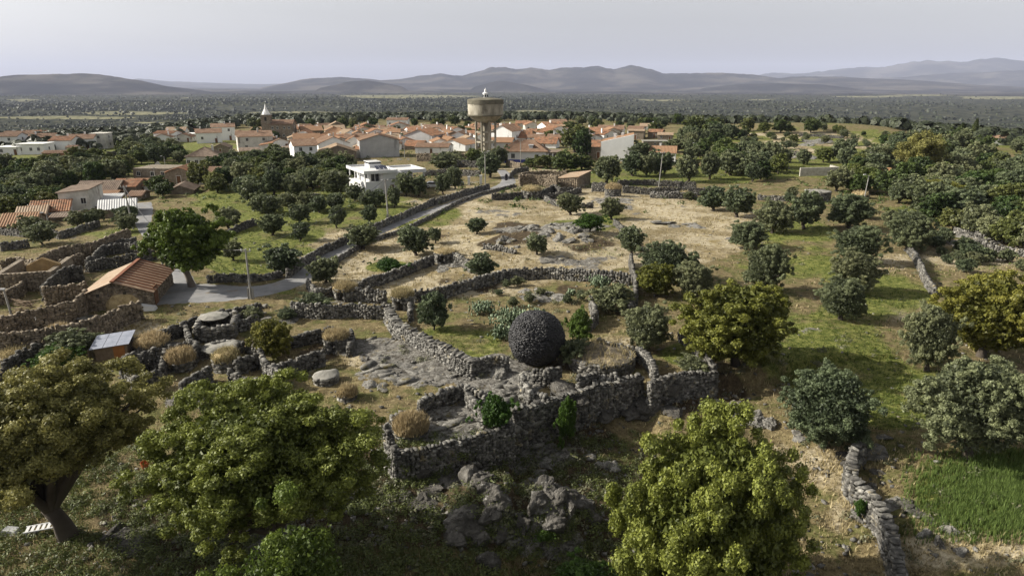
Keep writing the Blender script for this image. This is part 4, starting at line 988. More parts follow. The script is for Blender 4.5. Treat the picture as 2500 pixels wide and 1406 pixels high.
(440,474,56,8,12,7,14,'y','stonewall','oldroof','dark collapsed gable roof below the long farm building',dict(ch=0,win=0,door=False)),
]
M['masonry_wall'] = M['stonewall']
for r in HD:
    kw = dict(r[11]) if len(r) > 11 else {}
    house(*r[:11], **kw)

# the many further small houses packed between the named ones
_r = random.Random(12); INF = []
for (u0, u1, v0, v1, n) in ((715, 1150, 322, 352, 34), (735, 1010, 352, 372, 9), (1200, 1370, 318, 340, 12), (585, 700, 335, 375, 5), (395, 480, 335, 352, 4), (1420, 1500, 325, 352, 5), (0, 120, 340, 352, 4), (1150, 1230, 318, 345, 5), (1060, 1150, 356, 372, 4)):
    k_ = 0
    for tr_ in range(n*12):
        if k_ >= n: break
        u = _r.uniform(u0, u1); v = _r.uniform(v0, v1); g = G(u, v)
        if any(math.hypot(g.x-hx, (g.y+4-hy)) < hr*.75+3.2 for hx, hy, hr in HOUSES): continue
        kd = _r.choice(['x', 'y', 'y']); wl = _r.choice(['white', 'white', 'white', 'offwhite', 'stonewall']); rf = _r.choice(['terra', 'terra2', 'terra3', 'terra2', 'rust'])
        INF.append((house(u, v, _r.uniform(32, 48), _r.uniform(10, 16), _r.uniform(7, 10), _r.uniform(7, 9), _r.uniform(5, 42), kd, wl, rf, 'x', win=2, gw=1, ch=_r.choice([0, 1])), u, v, wl, rf)); k_ += 1
_LM = [('the church tower', 652, 335), ('the water tower', 1185, 385), ('the white skyline house', 970, 312), ('the hipped orange roof', 817, 335), ('the big grey gable', 928, 380), ('the blue-skirted house', 1281, 390), ('the bare white wall', 1505, 390), ('the cubic white ruin', 243, 360), ('the pale brown-roofed gable', 1022, 350)]
_G = {}
for o_, u, v, wl, rf in INF:
    nm, lu, lv = min(_LM, key=lambda q: abs(q[1]-u)+3*abs(q[2]-v)); sd_ = ('right of' if u > lu else 'left of') if abs(u-lu) > 2*abs(v-lv) else ('in front of' if v > lv else 'behind')
    d1 = {'white': 'small white', 'offwhite': 'small cream', 'stonewall': 'small stone'}[wl]; d2 = {'terra': 'orange', 'terra3': 'bright orange', 'terra2': 'brown', 'rust': 'tan'}[rf]
    _G.setdefault((d1+' house with '+d2+' roof '+sd_+' '+nm), []).append((math.hypot(u-lu, v-lv), o_))
for kk_, L_ in _G.items():
    L_.sort(key=lambda q: q[0])
    for i_, (_, o_) in enumerate(L_): o_['label'] = kk_+(', %s' % ['nearest', 'second', 'third', 'fourth', 'fifth', 'sixth', 'seventh'][min(i_, 6)] if len(L_) > 1 else '')
# gable stump of the roofless ruin
g = G(385, 425); k = mpp(g)
m = MB(); m.prism([(-16*k, 0, -1), (16*k, 0, -1), (16*k, 0, 12*k), (3*k, 0, 30*k), (-4*k, 0, 24*k), (-16*k, 0, 10*k)], [(-16*k, .6, -1), (16*k, .6, -1), (16*k, .6, 12*k), (3*k, .6, 30*k), (-4*k, .6, 24*k), (-16*k, .6, 10*k)])
tag(m.obj('gable_ruin', M['offwhite'], None, g), 'pointed pale gable left standing behind the roofless stone ruin', 'ruin')

# ------------------------------------------------------------------ church tower
g = G(653, 342); k = mpp(g)
t = empty('church_tower', g, .12); tag(t, 'dark stone church tower with a sharp white spire', 'church tower')
hw = 11*k; ht = 58*k
m = MB(); m.box(-hw, hw, 0, 2*hw, -2, ht); m.obj('shaft', M['stonewall'], t)
m = MB(); m.box(-hw*1.1, hw*1.1, -hw*.1, 2.1*hw, ht+.002, ht+.35); m.obj('cornice', M['slab'], t)
m = MB(); m.box(-hw*1.06, hw*1.06, -hw*.06, 2.06*hw, ht*.72, ht*.74); m.obj('string_course', M['slab'], t)
m = MB(); m.lathe([(hw*.92, ht+.35), (hw*.8, ht+1.0), (hw*.35, ht+14*k), (.06, ht+26*k), (.03, ht+28*k)], 10, 0, hw); m.obj('spire', M['white'], t)
for i in range(4):
    a = i*math.pi/2; m = MB(); m.box(-.55, .55, -.04, .3, 0, 1.6); m.lathe([(.55, 0), (.5, .3), (.3, .5), (.01, .56)], 8, 0, .1)
    m2 = MB(); m2.box(-.5, .5, -.05, .2, ht*.78, ht*.93); o = m2.obj('belfry_opening', M['glass'], t, (hw*math.sin(a), hw-hw*math.cos(a), 0), a)  # dark box on the solid shaft, painted shade of an open arch

# ------------------------------------------------------------------ water tower
g = G(1185, 388); k = mpp(g)
wt = empty('water_tower', (g.x, g.y+6, g.z)); tag(wt, 'round concrete water tower on slender legs, streaked with stains', 'water tower')
Z = lambda v: (388-v)*k
m = MB(); m.lathe([(20*k, Z(304)), (27*k, Z(300)), (34*k, Z(295)), (43*k, Z(287)), (43.5*k, Z(284)), (43.5*k, Z(262)), (43.9*k, Z(261.5)), (43.9*k, Z(259.5)), (43.5*k, Z(259)), (43.5*k, Z(251))], 48); m.obj('tank', M['conc'], wt, smooth=False)
m = MB(); m.lathe([(43.7*k, Z(260)), (44.6*k, Z(259.5)), (44.6*k, Z(250)), (43.6*k, Z(249)), (30*k, Z(246.5)), (10*k, Z(244.5)), (.05, Z(244.2))], 48); m.obj('tank_roof', M['concd'], wt)
m = MB(); m.lathe([(44.0*k, Z(288.0)), (44.9*k, Z(287.4)), (44.9*k, Z(285.4)), (43.6*k, Z(285))], 48); m.obj('tank_rim', M['concd'], wt)
lan = MB(); lan.lathe([(6*k, Z(245)), (6*k, Z(236)), (7*k, Z(235.8)), (7*k, Z(234.6)), (3.2*k, Z(233)), (2.8*k, Z(229)), (3.2*k, Z(228.8)), (2.0*k, Z(226)), (.3*k, Z(224)), (.2*k, Z(221))], 14)
lo = lan.obj('lantern', M['white'], wt)
for i in range(6):
    a = i*math.pi/3; mm = MB(); mm.box(-.28, .28, -.05, .05, Z(243.5), Z(238)); mm.obj('opening', M['glass'], lo, (6*k*math.sin(a), -6*k*math.cos(a), 0), a)  # dark box painted as the shade within the lantern opening
m = MB(); m.lathe([(45*k-1.2*k, Z(252.4)), (45*k-1.2*k, Z(252.2))], 8)
for i in range(8):
    a = math.pi/8+i*math.pi/4; r = 25.5*k; m = MB(); m.box(-1.9*k, 1.9*k, -1.7*k, 1.7*k, -3, Z(301)); m.obj('leg', M['conc'], wt, (r*math.cos(a), r*math.sin(a), 0), a)
for zz in (328, 352):
    m = MB()
    for i in range(8):
        a0 = math.pi/8+i*math.pi/4; a1 = a0+math.pi/4; r = 25.5*k
        A = Vector((r*math.cos(a0), r*math.sin(a0), 0)); B = Vector((r*math.cos(a1), r*math.sin(a1), 0)); d = (B-A).normalized(); nn = Vector((-d.y, d.x, 0))*1.2*k
        a_, b_ = A+d*1.9*k, B-d*1.9*k
        m.prism([a_+nn+Vector((0, 0, Z(zz))), a_-nn+Vector((0, 0, Z(zz))), a_-nn+Vector((0, 0, Z(zz-4))), a_+nn+Vector((0, 0, Z(zz-4)))],
                [b_+nn+Vector((0, 0, Z(zz))), b_-nn+Vector((0, 0, Z(zz))), b_-nn+Vector((0, 0, Z(zz-4))), b_+nn+Vector((0, 0, Z(zz-4)))])
    m.obj('ring_beam', M['conc'], wt)
m = MB(); m.lathe([(7*k, -3), (7*k, Z(302))], 10); m.obj('pipe_shaft', M['conc'], wt)
m = MB()
for i in range(5):
    z0 = Z(384)+i*15*k; m.box(7.2*k, 13*k, -4*k, 4*k, z0, z0+.9*k)
m.obj('stair_landing', M['concd'], wt)
m = MB()
for s_ in (-4*k, 4*k): m.box(13*k-.2*k, 13*k+.2*k, s_-.2*k, s_+.2*k, 0, Z(312))
for i in range(22): m.box(12.9*k, 13.1*k, -4*k, 4*k, i*3.2*k, i*3.2*k+.3*k)
m.obj('ladder', M['wire'], wt)

# ------------------------------------------------------------------ blue-skirted white house
g = G(1281, 398); k = mpp(g); W_ = 106*k; hh = 27*k
o = empty('village_house', g, math.radians(-3)); tag(o, 'long white one-storey house with blue skirting and a hipped tile roof', 'house', 'village houses'); HOUSES.append((g.x, g.y+5, 11))
m = MB(); m.box(-W_/2, W_/2, 0, 10, -1.5, hh); m.obj('wall', M['clean'], o)
m = MB(); m.box(-W_/2+.5, W_/2, -.03, -.001, -1.5, 8*k); m.obj('skirting', M['blue'], o)
obj('roof', roofmesh('roof', W_, 10, hh, 25*k, 'hip', M['terra'], .6), o)
for x, s_ in ((-.42, 1.1), (-.27, 1.5), (.28, 1.3)): put_window(o, x*W_, 0, 11*k, 0, s_*.8)
chimney(o, .14*W_, 1.6, hh+4*k, 9*k, 1.2, 'clean')
m = MB(); m.box(.14*W_-.8, .14*W_+.8, .8, 2.4, hh+14.5*k, hh+16*k); m.obj('chimney_cap', M['clean'], o)
m = MB(); m.box(W_/2+.0, W_/2+34*k, 3, 9, -1.5, hh*.9); m.obj('wing', M['clean'], o)
m = MB(); m.box(W_/2-.2, W_/2+36*k, 0, 9.3, hh*.9+.003, hh*.9+.25); m.obj('porch_roof', M['oldroof'], o)
for i in range(4):
    m = MB(); x = W_/2+.5+i*11*k; m.box(x-.22, x+.22, .2, .64, -1, hh*.9); m.obj('porch_column', M['clean'], o)
for i in range(3): put_door(o, W_/2+5.5*k+i*11*k, 3, .3, 0, 1.05)
put_door(o, W_*.44, 0, .2, 0, 1.1)
# small house roof behind it
house(1330, 362, 50, 10, 14, 8, -14, 'x', 'white', 'terra2', 'dark red roof rising behind the right end of the blue-skirted house', win=1, ch=0)

# ------------------------------------------------------------------ tall bare white wall building
g = G(1505, 394); k = mpp(g); o = empty('village_house', g, math.radians(-9)); tag(o, 'building with a huge bare white side wall under a slanting orange roof', 'house', 'village houses'); HOUSES.append((g.x, g.y+5, 6))
m = MB(); X = 39*k; D = 9
m.prism([(-X, 0, -1), (X, 0, -1), (X, 0, 64*k), (-X, 0, 46*k)], [(-X, D, -1), (X, D, -1), (X, D, 64*k), (-X, D, 46*k)]); m.obj('wall', M['greyp2'] if 'greyp2' in M else M['white'], o)
obj('roof', roofmesh('roof', 78*k, D-1.2, 46*k, 18*k, 'monor', M['terra3'], .02), o).location.y = .8
chimney(o, -6*k, 3, 54*k, 10*k, .9); chimney(o, 12*k, 5, 58*k, 6*k, .8)
m = MB(); m.box(X+.01, X+6.5*k, 1, 5, 12*k, 30*k); m.obj('annexe', M['white'], o)

# ------------------------------------------------------------------ shed with sloping roof
g = G(1386, 458); k = mpp(g); o = empty('stone_shed', g, math.radians(-30)); tag(o, 'stone shed with a single slanting tan roof beside the enclosure', 'shed'); HOUSES.append((g.x, g.y+4, 5))
X = 27*k; D = 7.5; C = []; S = []; Y = []; rr = random.Random(3)
m = MB(); m.prism([(-X, 0, -1), (X, 0, -1), (X, 0, 27*k), (-X, 0, 20*k)], [(-X, D, -1), (X, D, -1), (X, D, 33*k), (-X, D, 24*k)]); m.obj('wall', M['stonewall'], o)
m = MB(); m.prism([(-X-.3, -.3, 20*k), (X+.3, -.3, 27.4*k), (X+.3, -.3, 27.4*k+.15), (-X-.3, -.3, 20*k+.15)], [(-X-.3, D+.2, 24.2*k+.1), (X+.3, D+.2, 33.4*k+.1), (X+.3, D+.2, 33.4*k+.25), (-X-.3, D+.2, 24.2*k+.25)]); m.obj('roof', M['rust'], o)
m = MB(); m.box(X*.3, X*.3+1, -.06, .05, 0, 1.9); m.obj('door', M['doorw'], o)
n = int(2*X/.45)
for j in range(8):
    for i in range(n): C.append((-X+(i+.5)/n*2*X, -.05, .15+j*.28)); S.append((.4, .22, .24)); Y.append(0)
tag(obj('stone_facing', stones_mesh('stone_facing', C, S, Y, M['masonry'], 3), o), kind='stuff')

# ------------------------------------------------------------------ red-roofed barn
def gq(u, v, h): 
    z = h
    for i in range(20):
        x, y = unproj(u, v, z); z = z+.6*(Hs(x, y)+h-z)
    return Vector(unproj(u, v, z))
g = G(292, 756); k = mpp(g)
yaw = math.radians(13); W_ = 148*k; he = 45*k; rz_ = 19*k; D = 9.5
o = empty('barn', g, yaw); tag(o, 'stone barn with a brown and red ribbed sheet roof beside the paved plaza', 'barn')
m = MB(); m.prism([(-W_/2, 0, -2), (W_/2, 0, -2), (W_/2, 0, he), (-W_*.03, 0, he+rz_*1.25), (-W_/2, 0, he)], [(-W_/2, D, -2), (W_/2, D, -2), (W_/2, D, he), (-W_*.03, D, he+rz_*1.25), (-W_/2, D, he)]); m.obj('wall', M['stonewall'], o)
C = []; S = []; Y = []; rr = random.Random(9)
for j in range(40):
    z = -.6+j*.22; n = int(W_/.42)
    for i in range(n):
        x = -W_/2+(i+.5)/n*W_+rr.uniform(-.1, .1); lim = he+rz_*1.25*(1-abs(x+W_*.03)/(W_*.5))
        if z > min(lim, he+rz_*1.2)-.15: continue
        C.append((x, -.04, z)); S.append((.4*rr.uniform(.7, 1.2), .16, .19)); Y.append(0)
    n = int(D/.42)
    if z < he-.1:
        for i in range(n): C.append((W_/2+.04, (i+.5)/n*D, z)); S.append((.4*rr.uniform(.7, 1.2), .16, .19)); Y.append(math.pi/2)
tag(obj('stone_facing', stones_mesh('stone_facing', C, S, Y, M['masonry'], 5), o), kind='stuff')
xr = -W_*.03; zr = he+rz_*1.25+.1
def panel(x0, z0, x1, z1, y0, y1, mat, nm='roof_panel'):
    mm = MB(); T = .07
    mm.prism([(x0, y0, z0), (x1, y0, z1), (x1, y0, z1+T), (x0, y0, z0+T)], [(x0, y1, z0), (x1, y1, z1), (x1, y1, z1+T), (x0, y1, z0+T)]); return mm.obj(nm, mat, o)
npan = 11; xe = W_/2+.45; ze = he-.32
for i in range(npan):
    y0 = -.45+i*(D+.9)/npan; y1 = y0+(D+.9)/npan-.16
    panel(xr+.02, zr, xe, ze+.1, y0, y1, M['barnroof'])
    mm = MB(); mm.prism([(xr+.02, y1+.01, zr-.02), (xe, y1+.01, ze+.08), (xe, y1+.01, ze+.26), (xr+.02, y1+.01, zr+.16)], [(xr+.02, y1+.15, zr-.02), (xe, y1+.15, ze+.08), (xe, y1+.15, ze+.26), (xr+.02, y1+.15, zr+.16)]); mm.obj('roof_rib', M['barnrib'], o)
for i in range(5):
    y0 = -.45+i*(D+.9)/5; y1 = y0+(D+.9)/5-.03
    panel(-W_/2-.45, he-.32+.1, xr, zr, y0, y1, M['rust'])
m = MB(); m.box(xr-.2, xr+.2, -.5, D+.5, zr+.08, zr+.2); m.obj('ridge_cap', M['barnrib'], o)
for x, z in ((-.28, .8), (.12, .86)): m = MB(); m.box(x*W_-.16, x*W_+.16, -.16, -.1, z*he, z*he+.3); m.obj('vent', M['core'], o)  # near-black box painted as the shade in a vent hole
m = MB(); m.box(W_/2+.12, W_/2+.2, .8, 2.1, -.3, 2.2); m.obj('door', M['doorw'], o)
# straw mound on the wall end beside the barn
g = G(318, 748); m = MB(); m.lathe([(2.6, -.5), (2.5, .9), (2.1, 1.6), (1.3, 2.05), (.05, 2.2)], 14)
o = m.obj('straw_mound', M['thatch'], None, g, .4, smooth=True); o.scale = (1, .6, 1); tag(o, 'straw-covered mound leaning on the front wall of the barn', 'mound')
n = 500; rng = np.random.default_rng(4); a = rng.uniform(0, 6.28, n); rr_ = np.sqrt(rng.uniform(0, 1, n))*2.2
tag(obj('straw', tufts('straw', rr_*np.cos(a), rr_*np.sin(a), 2.1-rr_**2*.2, np.full(n, .35), np.full(n, .07), FO['dryg'], 4, 6), o), kind='stuff')
# white tarp by barn
g = G(356, 757); m = MB(); m.prism([(-1.1, -.5, 0), (1.1, -.4, 0), (1.1, .5, 0), (-1.1, .5, 0)], [(-.95, -.35, .7), (.9, -.3, .45), (1.0, .4, .4), (-.9, .4, .75)])
tag(m.obj('tarpaulin', M['sheet'], None, g, .1), 'crumpled pale tarpaulin over a heap at the corner of the barn', 'tarpaulin')
# timber pile
g = G(62, 762); o = empty('timber_pile', g, .1); tag(o, 'pile of weathered planks leaning by the lane wall at the left', 'timber pile')
rr = random.Random(8)
for i in range(14):
    m = MB(); L = rr.uniform(1.6, 2.8); m.box(-L/2, L/2, -.09, .09, 0, .07); p = m.obj('plank', M['wood'], o, (rr.uniform(-.3, .3), rr.uniform(-.7, .7), .15+i*.09), rr.uniform(-.5, .6)); p.rotation_euler.y = rr.uniform(-.2, .25)
# metal roofed shack
g = G(276, 878); k = mpp(g); o = empty('shack', g, .25); tag(o, 'small shack with a blue-grey metal roof and orange-brown door', 'shed')
m = MB(); m.prism([(-1.4, 0, -1), (1.3, 0, -1), (1.3, 0, 1.5), (-1.4, 0, 1.25)], [(-1.4, 2, -1), (1.3, 2, -1), (1.3, 2, 1.9), (-1.4, 2, 1.6)]); m.obj('wall', M['wood'], o)
m = MB(); m.box(.15, 1.1, -.06, -.005, -.2, 1.3); m.obj('door', pm('orange_brown_board', [(.25, .1, .03), (.35, .15, .05)], 3, .8), o)
for i in range(3):
    m = MB(); x0 = -1.7+i*1.12; m.prism([(x0, -.35, 1.22+i*.1), (x0+1.08, -.35, 1.32+i*.1), (x0+1.08, -.35, 1.36+i*.1), (x0, -.35, 1.26+i*.1)], [(x0, 2.2, 1.68+i*.1), (x0+1.08, 2.2, 1.78+i*.1), (x0+1.08, 2.2, 1.82+i*.1), (x0, 2.2, 1.72+i*.1)]); m.obj('roof_sheet', M['metal'], o)
m = MB(); m.tube([(-1.9, -.2, -.3), (-1.85, -.2, 1.2)], [.05, .05], 5); m.obj('post', M['wood'], o)
# gabled stone ruin, left
g = G(62, 712); k = mpp(g); o = empty('gabled_ruin', g, math.radians(16)); tag(o, 'large roofless stone ruin with an ochre inner gable at the left edge', 'ruin')
X = 62*k; D = 8; hh = 46*k
for nm, a, b in (('front_wall', [(-X, 0, -1), (X, 0, -1), (X, 0, hh), (-X, 0, hh)], .6),):
    m = MB(); m.prism(a, [(p[0], p[1]+b, p[2]) for p in a]); m.obj(nm, M['stonewall'], o)
m = MB(); m.prism([(-X*.2, 3.2, 0), (X, 3.2, 0), (X, 3.2, hh*1.05), (X*.4, 3.2, hh*1.45), (-X*.2, 3.2, hh*1.05)], [(-X*.2, 3.8, 0), (X, 3.8, 0), (X, 3.8, hh*1.05), (X*.4, 3.8, hh*1.45), (-X*.2, 3.8, hh*1.05)]); m.obj('gable', pm('ochre_masonry', [(.2, .13, .06), (.36, .25, .12)], 1.8, .9, .6), o)
for x in (-X, X-.6):
    m = MB(); m.box(x, x+.6, .601, D, -1, hh*.98); m.obj('side_wall', M['stonewall'], o)
C = []; S = []; Y = []
for j in range(int(hh/.24)+3):
    for i in range(int(2*X/.45)): C.append((-X+i*.45+rr.uniform(-.1, .1), -.05, -.4+j*.24)); S.append((.4, .2, .2)); Y.append(0)
tag(obj('stone_facing', stones_mesh('stone_facing', C, S, Y, M['masonry'], 15), o), kind='stuff')
# ------------------------------------------------------------------ modern white house
g = G(894, 478); o = empty('modern_house', g, math.radians(29)); o.scale = (.76, 1, .9); tag(o, 'modern white flat-roofed villa with a pillared corner terrace', 'house'); HOUSES.append((g.x+4, g.y+6, 10))
k = mpp(g)
def bx(nm, x0, x1, y0, y1, z0, z1, mat='clean', par=None): m = MB(); m.box(x0, x1, y0, y1, z0, z1); return m.obj(nm, M[mat], par or o)
H1 = 2.6; H2 = 5.3
bx('base_wall', 0, 6.0, 0, 13, -2, H1)
bx('terrace_parapet', 0, 5.6, 0, .2, H1+.001, H1+.75); bx('terrace_parapet', 0, .2, .201, 13, H1+.001, H1+.75)
bx('main_wall', 6.0, 11.5, .3, 13, -2, H2)
bx('upper_room', 2.6, 5.999, 3.2, 13, H1+.002, H2)
bx('side_pier', 5.6, 5.998, .3, 3.2, H1, H2)
for y in (.5, 4.2, 8.0, 12.2): bx('terrace_column', .05, .35, y, y+.3, H1+.752, H2)
for x in (2.8, 5.2): bx('railing_post', x, x+.06, .1, .16, H1+.75, H1+1.1, 'wire')
rf = bx('roof_slab', -.5, 9.8, -.5, 13.4, H2+.002, H2+.3)
for a in ((-.5, 9.8, -.5, -.25), (-.5, -.25, -.25, 13.4), (9.55, 9.8, -.25, 13.4), (-.25, 9.55, 13.15, 13.4)): bx('roof_parapet', *a, H2+.302, H2+.75, par=rf)
bx('rooftop_stair_box', 5.0, 8.6, 8.6, 12.2, H2+.3, H2+1.7); bx('rooftop_band', 4.9, 8.7, 8.5, 12.3, H2+1.3, H2+1.62, 'glass'); bx('rooftop_cap', 4.8, 8.8, 8.4, 12.4, H2+1.702, H2+1.85, 'sheet')
for i in range(3): 
    p = bx('solar_panel', 0, 1.1, 0, 1.9, 0, .07, 'solar'); p.location = (5.0+i*1.25, 3.4, H2+.5); p.rotation_euler = (.35, 0, 0)
w2 = bx('wing_wall', 11.502, 16.5, 3.5, 12, -2, 4.6)
bx('wing_parapet', 9.801, 20.5, 2.6, 2.9, 4.5, 5.4); bx('wing_slab', 9.801, 20.5, 2.901, 12.5, 4.602, 4.9); bx('wing_parapet', 20.2, 20.5, 2.901, 12.5, 4.902, 5.4)
bx('wing_parapet', 9.801, 20.199, 12.2, 12.5, 4.902, 5.4)
bx('wing_column', 19.8, 20.2, 3.1, 3.5, -2, 4.5)
for x, s_ in ((3.6, 1.9), (4.9, 1.2)):
    f = bx('glass_door', x-.5, x+.5, 3.1, 3.199, H1+.1, H2-.5, 'glass')
bx('terrace_recess_frame', 2.9, 3.05, 3.05, 3.199, H1+.1, H2-.3, 'frame')
put_window(o, 10.2, .3, 2.6, 0, 1.2); put_window(o, 13.8, 3.5, 1.6, 0, 1.2); put_door(o, 8.2, .3, -.1, 0, 1.1)
bx('side_window', 2.55, 2.6, 5, 7, H1+.8, H2-.7, 'glass')
m = MB(); 
for i in range(7): m.box(1.2+i*.4, 1.6+i*.4, -1.0, -.02, -1.5, .25+i*.36)
m.obj('outside_stair', M['clean'], o)
bx('garden_step', -3, -.002, 3, 9, -1, 1.2)
# gate posts
for i, (u, v) in enumerate(((1145, 452), (1174, 449))):
    gg = G(u, v); m = MB(); m.box(-.3, .3, -.3, .3, -.3, 2.0).box(-.36, .36, -.36, .36, 2.002, 2.12); tag(m.obj('gate_pillar', M['clean'], None, gg), ('left' if i == 0 else 'right')+' white pillar of the villa gateway by the road', 'gate pillar', 'villa gate pillars')
# cars
def car(u, v, yaw, mat, label):
    g = G(u, v); o = empty('parked_car', g, yaw); tag(o, label, 'car')
    m = MB(); prof = [(-2.1, .3), (2.1, .3), (2.15, .6), (2.05, .8), (1.2, .92), (.55, 1.4), (-1.1, 1.45), (-1.9, .98), (-2.15, .85)]
    m.prism([(x, -.85, z) for x, z in prof], [(x, .85, z) for x, z in prof]); m.obj('body', M[mat], o)
    m = MB(); pw = [(1.05, .93), (.5, 1.33), (-1.05, 1.38), (-1.75, .98)]; m.prism([(x, -.865, z) for x, z in pw], [(x, .865, z) for x, z in pw]); m.obj('windows', M['glass'], o)
    m = MB(); m.prism([(1.2, -.7, .93), (1.2, .7, .93), (.58, .65, 1.37), (.58, -.65, 1.37)], [(1.23, -.7, .95), (1.23, .7, .95), (.61, .65, 1.39), (.61, -.65, 1.39)]); m.obj('windscreen', M['glass'], o)
    wm = MB(); wm.lathe([(.01, -.1), (.2, -.1), (.33, -.1), (.33, .1), (.2, .1), (.01, .1)], 14); wme = wm.mesh('wheel', M['rubber'])
    rm = MB(); rm.lathe([(.01, -.12), (.19, -.11), (.19, .11), (.01, .12)], 10); rme = rm.mesh('rim', M['sheet'])
    for x in (-1.3, 1.3):
        for y in (-.8, .8):
            w_ = obj('wheel', wme, o, (x, y, .33)); w_.rotation_euler = (math.pi/2, 0, 0); obj('rim', rme, w_)
    for y in (-.6, .6):
        m = MB(); m.box(2.1, 2.16, y-.17, y+.17, .58, .72); m.obj('headlight', M['sheet'], o)
car(1058, 458, .15, 'carw', 'white car parked beside the villa yard')
car(1112, 453, .1, 'card', 'dark car parked under the small tree by the villa')

# ------------------------------------------------------------------ black ball
g = G(1311, 903); kb = mpp(g); R = 67.5*slant(g.x, g.y+2, 2.5)/F
c = Vector((g.x, g.y+R*.75, Hs(g.x, g.y+R*.75)+R*.93))
ball = empty('shard_ball', c); tag(ball, 'giant black ball clad in slate shards, standing on a rock', 'sculpture')
m = MB(); m.lathe([(R*.955*math.sin(a)+.001, -R*.955*math.cos(a)) for a in np.linspace(0, math.pi, 28)], 48); m.obj('core', M['slatecore'], ball, smooth=True)
rng = np.random.default_rng(2); N = 9500; i = np.arange(N); ph = np.arccos(1-2*(i+.5)/N); th = np.pi*(1+5**.5)*i
th = th+rng.normal(0, .02, N); ph = ph+rng.normal(0, .015, N)
nrm = np.stack([np.sin(ph)*np.cos(th), np.sin(ph)*np.sin(th), np.cos(ph)], -1)
tn = nrm+rng.normal(0, .34, (N, 3)); tn[:, 2] += .1; tn /= np.linalg.norm(tn, axis=1)[:, None]
up = np.array([0, 0, 1.]); a = np.cross(tn, up+rng.normal(0, .25, (N, 3))); a /= np.linalg.norm(a, axis=1)[:, None]; b = np.cross(tn, a)
ln = rng.uniform(.07, .17, N)[:, None]; wd = rng.uniform(.03, .055, N)[:, None]; tk = rng.uniform(.02, .05, N)[:, None]
P = nrm*(1+.022*fbm(nrm[:, 0]*2+nrm[:, 1], nrm[:, 2]*2-nrm[:, 1]*.7, 1, 3, 8))[:, None]*(R*.955+rng.uniform(0, .05*R, N)[:, None]*(.4+1.2*vnoise(nrm[:, 0]*3+9, nrm[:, 2]*3+9, 4))[:, None])
V = np.stack([P + a*ln*sx + b*wd*sy + tn*tk*sz for sx, sy, sz in [tuple(q*2) for q in CUBE]], 1)
Fc = (CF[None]+(np.arange(N)*8)[:, None, None]).reshape(-1, 4)
tag(obj('shards', mesh_np('shards', V.reshape(-1, 3), Fc, M['slate'], np.repeat(rng.uniform(0, 1, N), 6)), ball), kind='stuff')

# ------------------------------------------------------------------ rocks
def rockmesh(name, seed, mat, n=4, ridg=.35):
    import bmesh
    bm = bmesh.new(); bmesh.ops.create_icosphere(bm, subdivisions=n, radius=1)
    co = np.array([v.co[:] for v in bm.verts]); 
    f1 = fbm(co[:, 0]*1.3+seed*3.1+co[:, 2], co[:, 1]*1.3+co[:, 2]*.7, .8, 4, seed); f2 = np.abs(fbm(co[:, 0]*2+co[:, 2]*1.4, co[:, 1]*2-seed, .7, 3, seed+5))
    rn = np.random.default_rng(seed); D_ = rn.normal(0, 1, (14, 3)); D_ /= np.linalg.norm(D_, axis=1)[:, None]; hh_ = rn.uniform(.62, .95, 14)
    r = np.min(np.where(co@D_.T > .05, hh_/np.maximum(co@D_.T, .05), 9), axis=1); r = np.minimum(r, 1.15)*(1+.28*f1-ridg*.6*f2)
    for v, q in zip(bm.verts, r): v.co *= q
    me = bpy.data.meshes.new(name); bm.to_mesh(me); bm.free(); me.materials.append(M[mat]); return me
def outcrop(u, v, wpx, hpx, dm, n, label, mat='rock', sub=3, name='rock_outcrop', yaw=0, split=.35):
    g = G(u, v); k = mpp(g); w_ = wpx*k; h = hpx*k; o = empty(name, g, yaw); tag(o, label, 'rock'); rr = random.Random(int(u+v*3))
    for i in range(n):
        x = rr.uniform(-.5, .5)*w_ if n > 1 else 0; y = rr.uniform(0, 1)*dm if n > 1 else dm*.3
        s_ = (w_/(n**.5)*rr.uniform(.45, .8)*(1.35 if mat == 'rock_dark' else 1) if n > 1 else w_/2)
        p = obj('boulder', rockmesh('boulder', int(u)+i*7, mat, sub), o)
        q = Vector((x, y, 0)); q.rotate(o.rotation_euler); zz = Hs(g.x+q.x, g.y+q.y)-g.z
        p.location = (x, y, zz-h*.1); p.scale = (s_, s_*rr.uniform(.6, .9) if n > 1 else dm/2, h*rr.uniform(.5, 1.0) if n > 1 else h*.8); p.rotation_euler = (rr.uniform(-.25, .25), rr.uniform(-.25, .25), rr.uniform(0, 3))
        if n == 1: p.rotation_euler = (0, .1, 0)
    return o
outcrop(1085, 664, 70, 10, 3, 5, 'rough rock shelf under the small round hut')
outcrop(1345, 592, 190, 12, 12, 26, 'broad jumble of grey rocks on the crest of the dry hill')
outcrop(1240, 610, 60, 16, 5, 6, 'dark rocks left of the small olive on the dry hill')
outcrop(1355, 560, 60, 10, 4, 4, 'pale flat boulders near the top of the dry hill')
outcrop(1500, 497, 90, 4, 5, 9, 'flat pale rocks in front of the grass-topped hut')
outcrop(1340, 640, 40, 4, 2, 3, 'small rocks above the long wall')
outcrop(1325, 1250, 76, 30, 3, 1, 'large lichen-spotted boulder below the retaining wall', name='boulder', sub=5)
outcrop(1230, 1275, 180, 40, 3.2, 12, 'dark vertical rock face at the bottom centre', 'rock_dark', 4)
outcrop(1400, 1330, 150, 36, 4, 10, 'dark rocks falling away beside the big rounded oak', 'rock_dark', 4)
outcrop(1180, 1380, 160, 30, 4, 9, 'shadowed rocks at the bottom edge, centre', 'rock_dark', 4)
outcrop(1470, 1150, 60, 24, 2, 3, 'pale sunlit rock slab at the left of the rounded oak', sub=4)
outcrop(1810, 1040, 110, 30, 3, 7, 'striped slanting rocks left of the grey-leaved oak', sub=4)
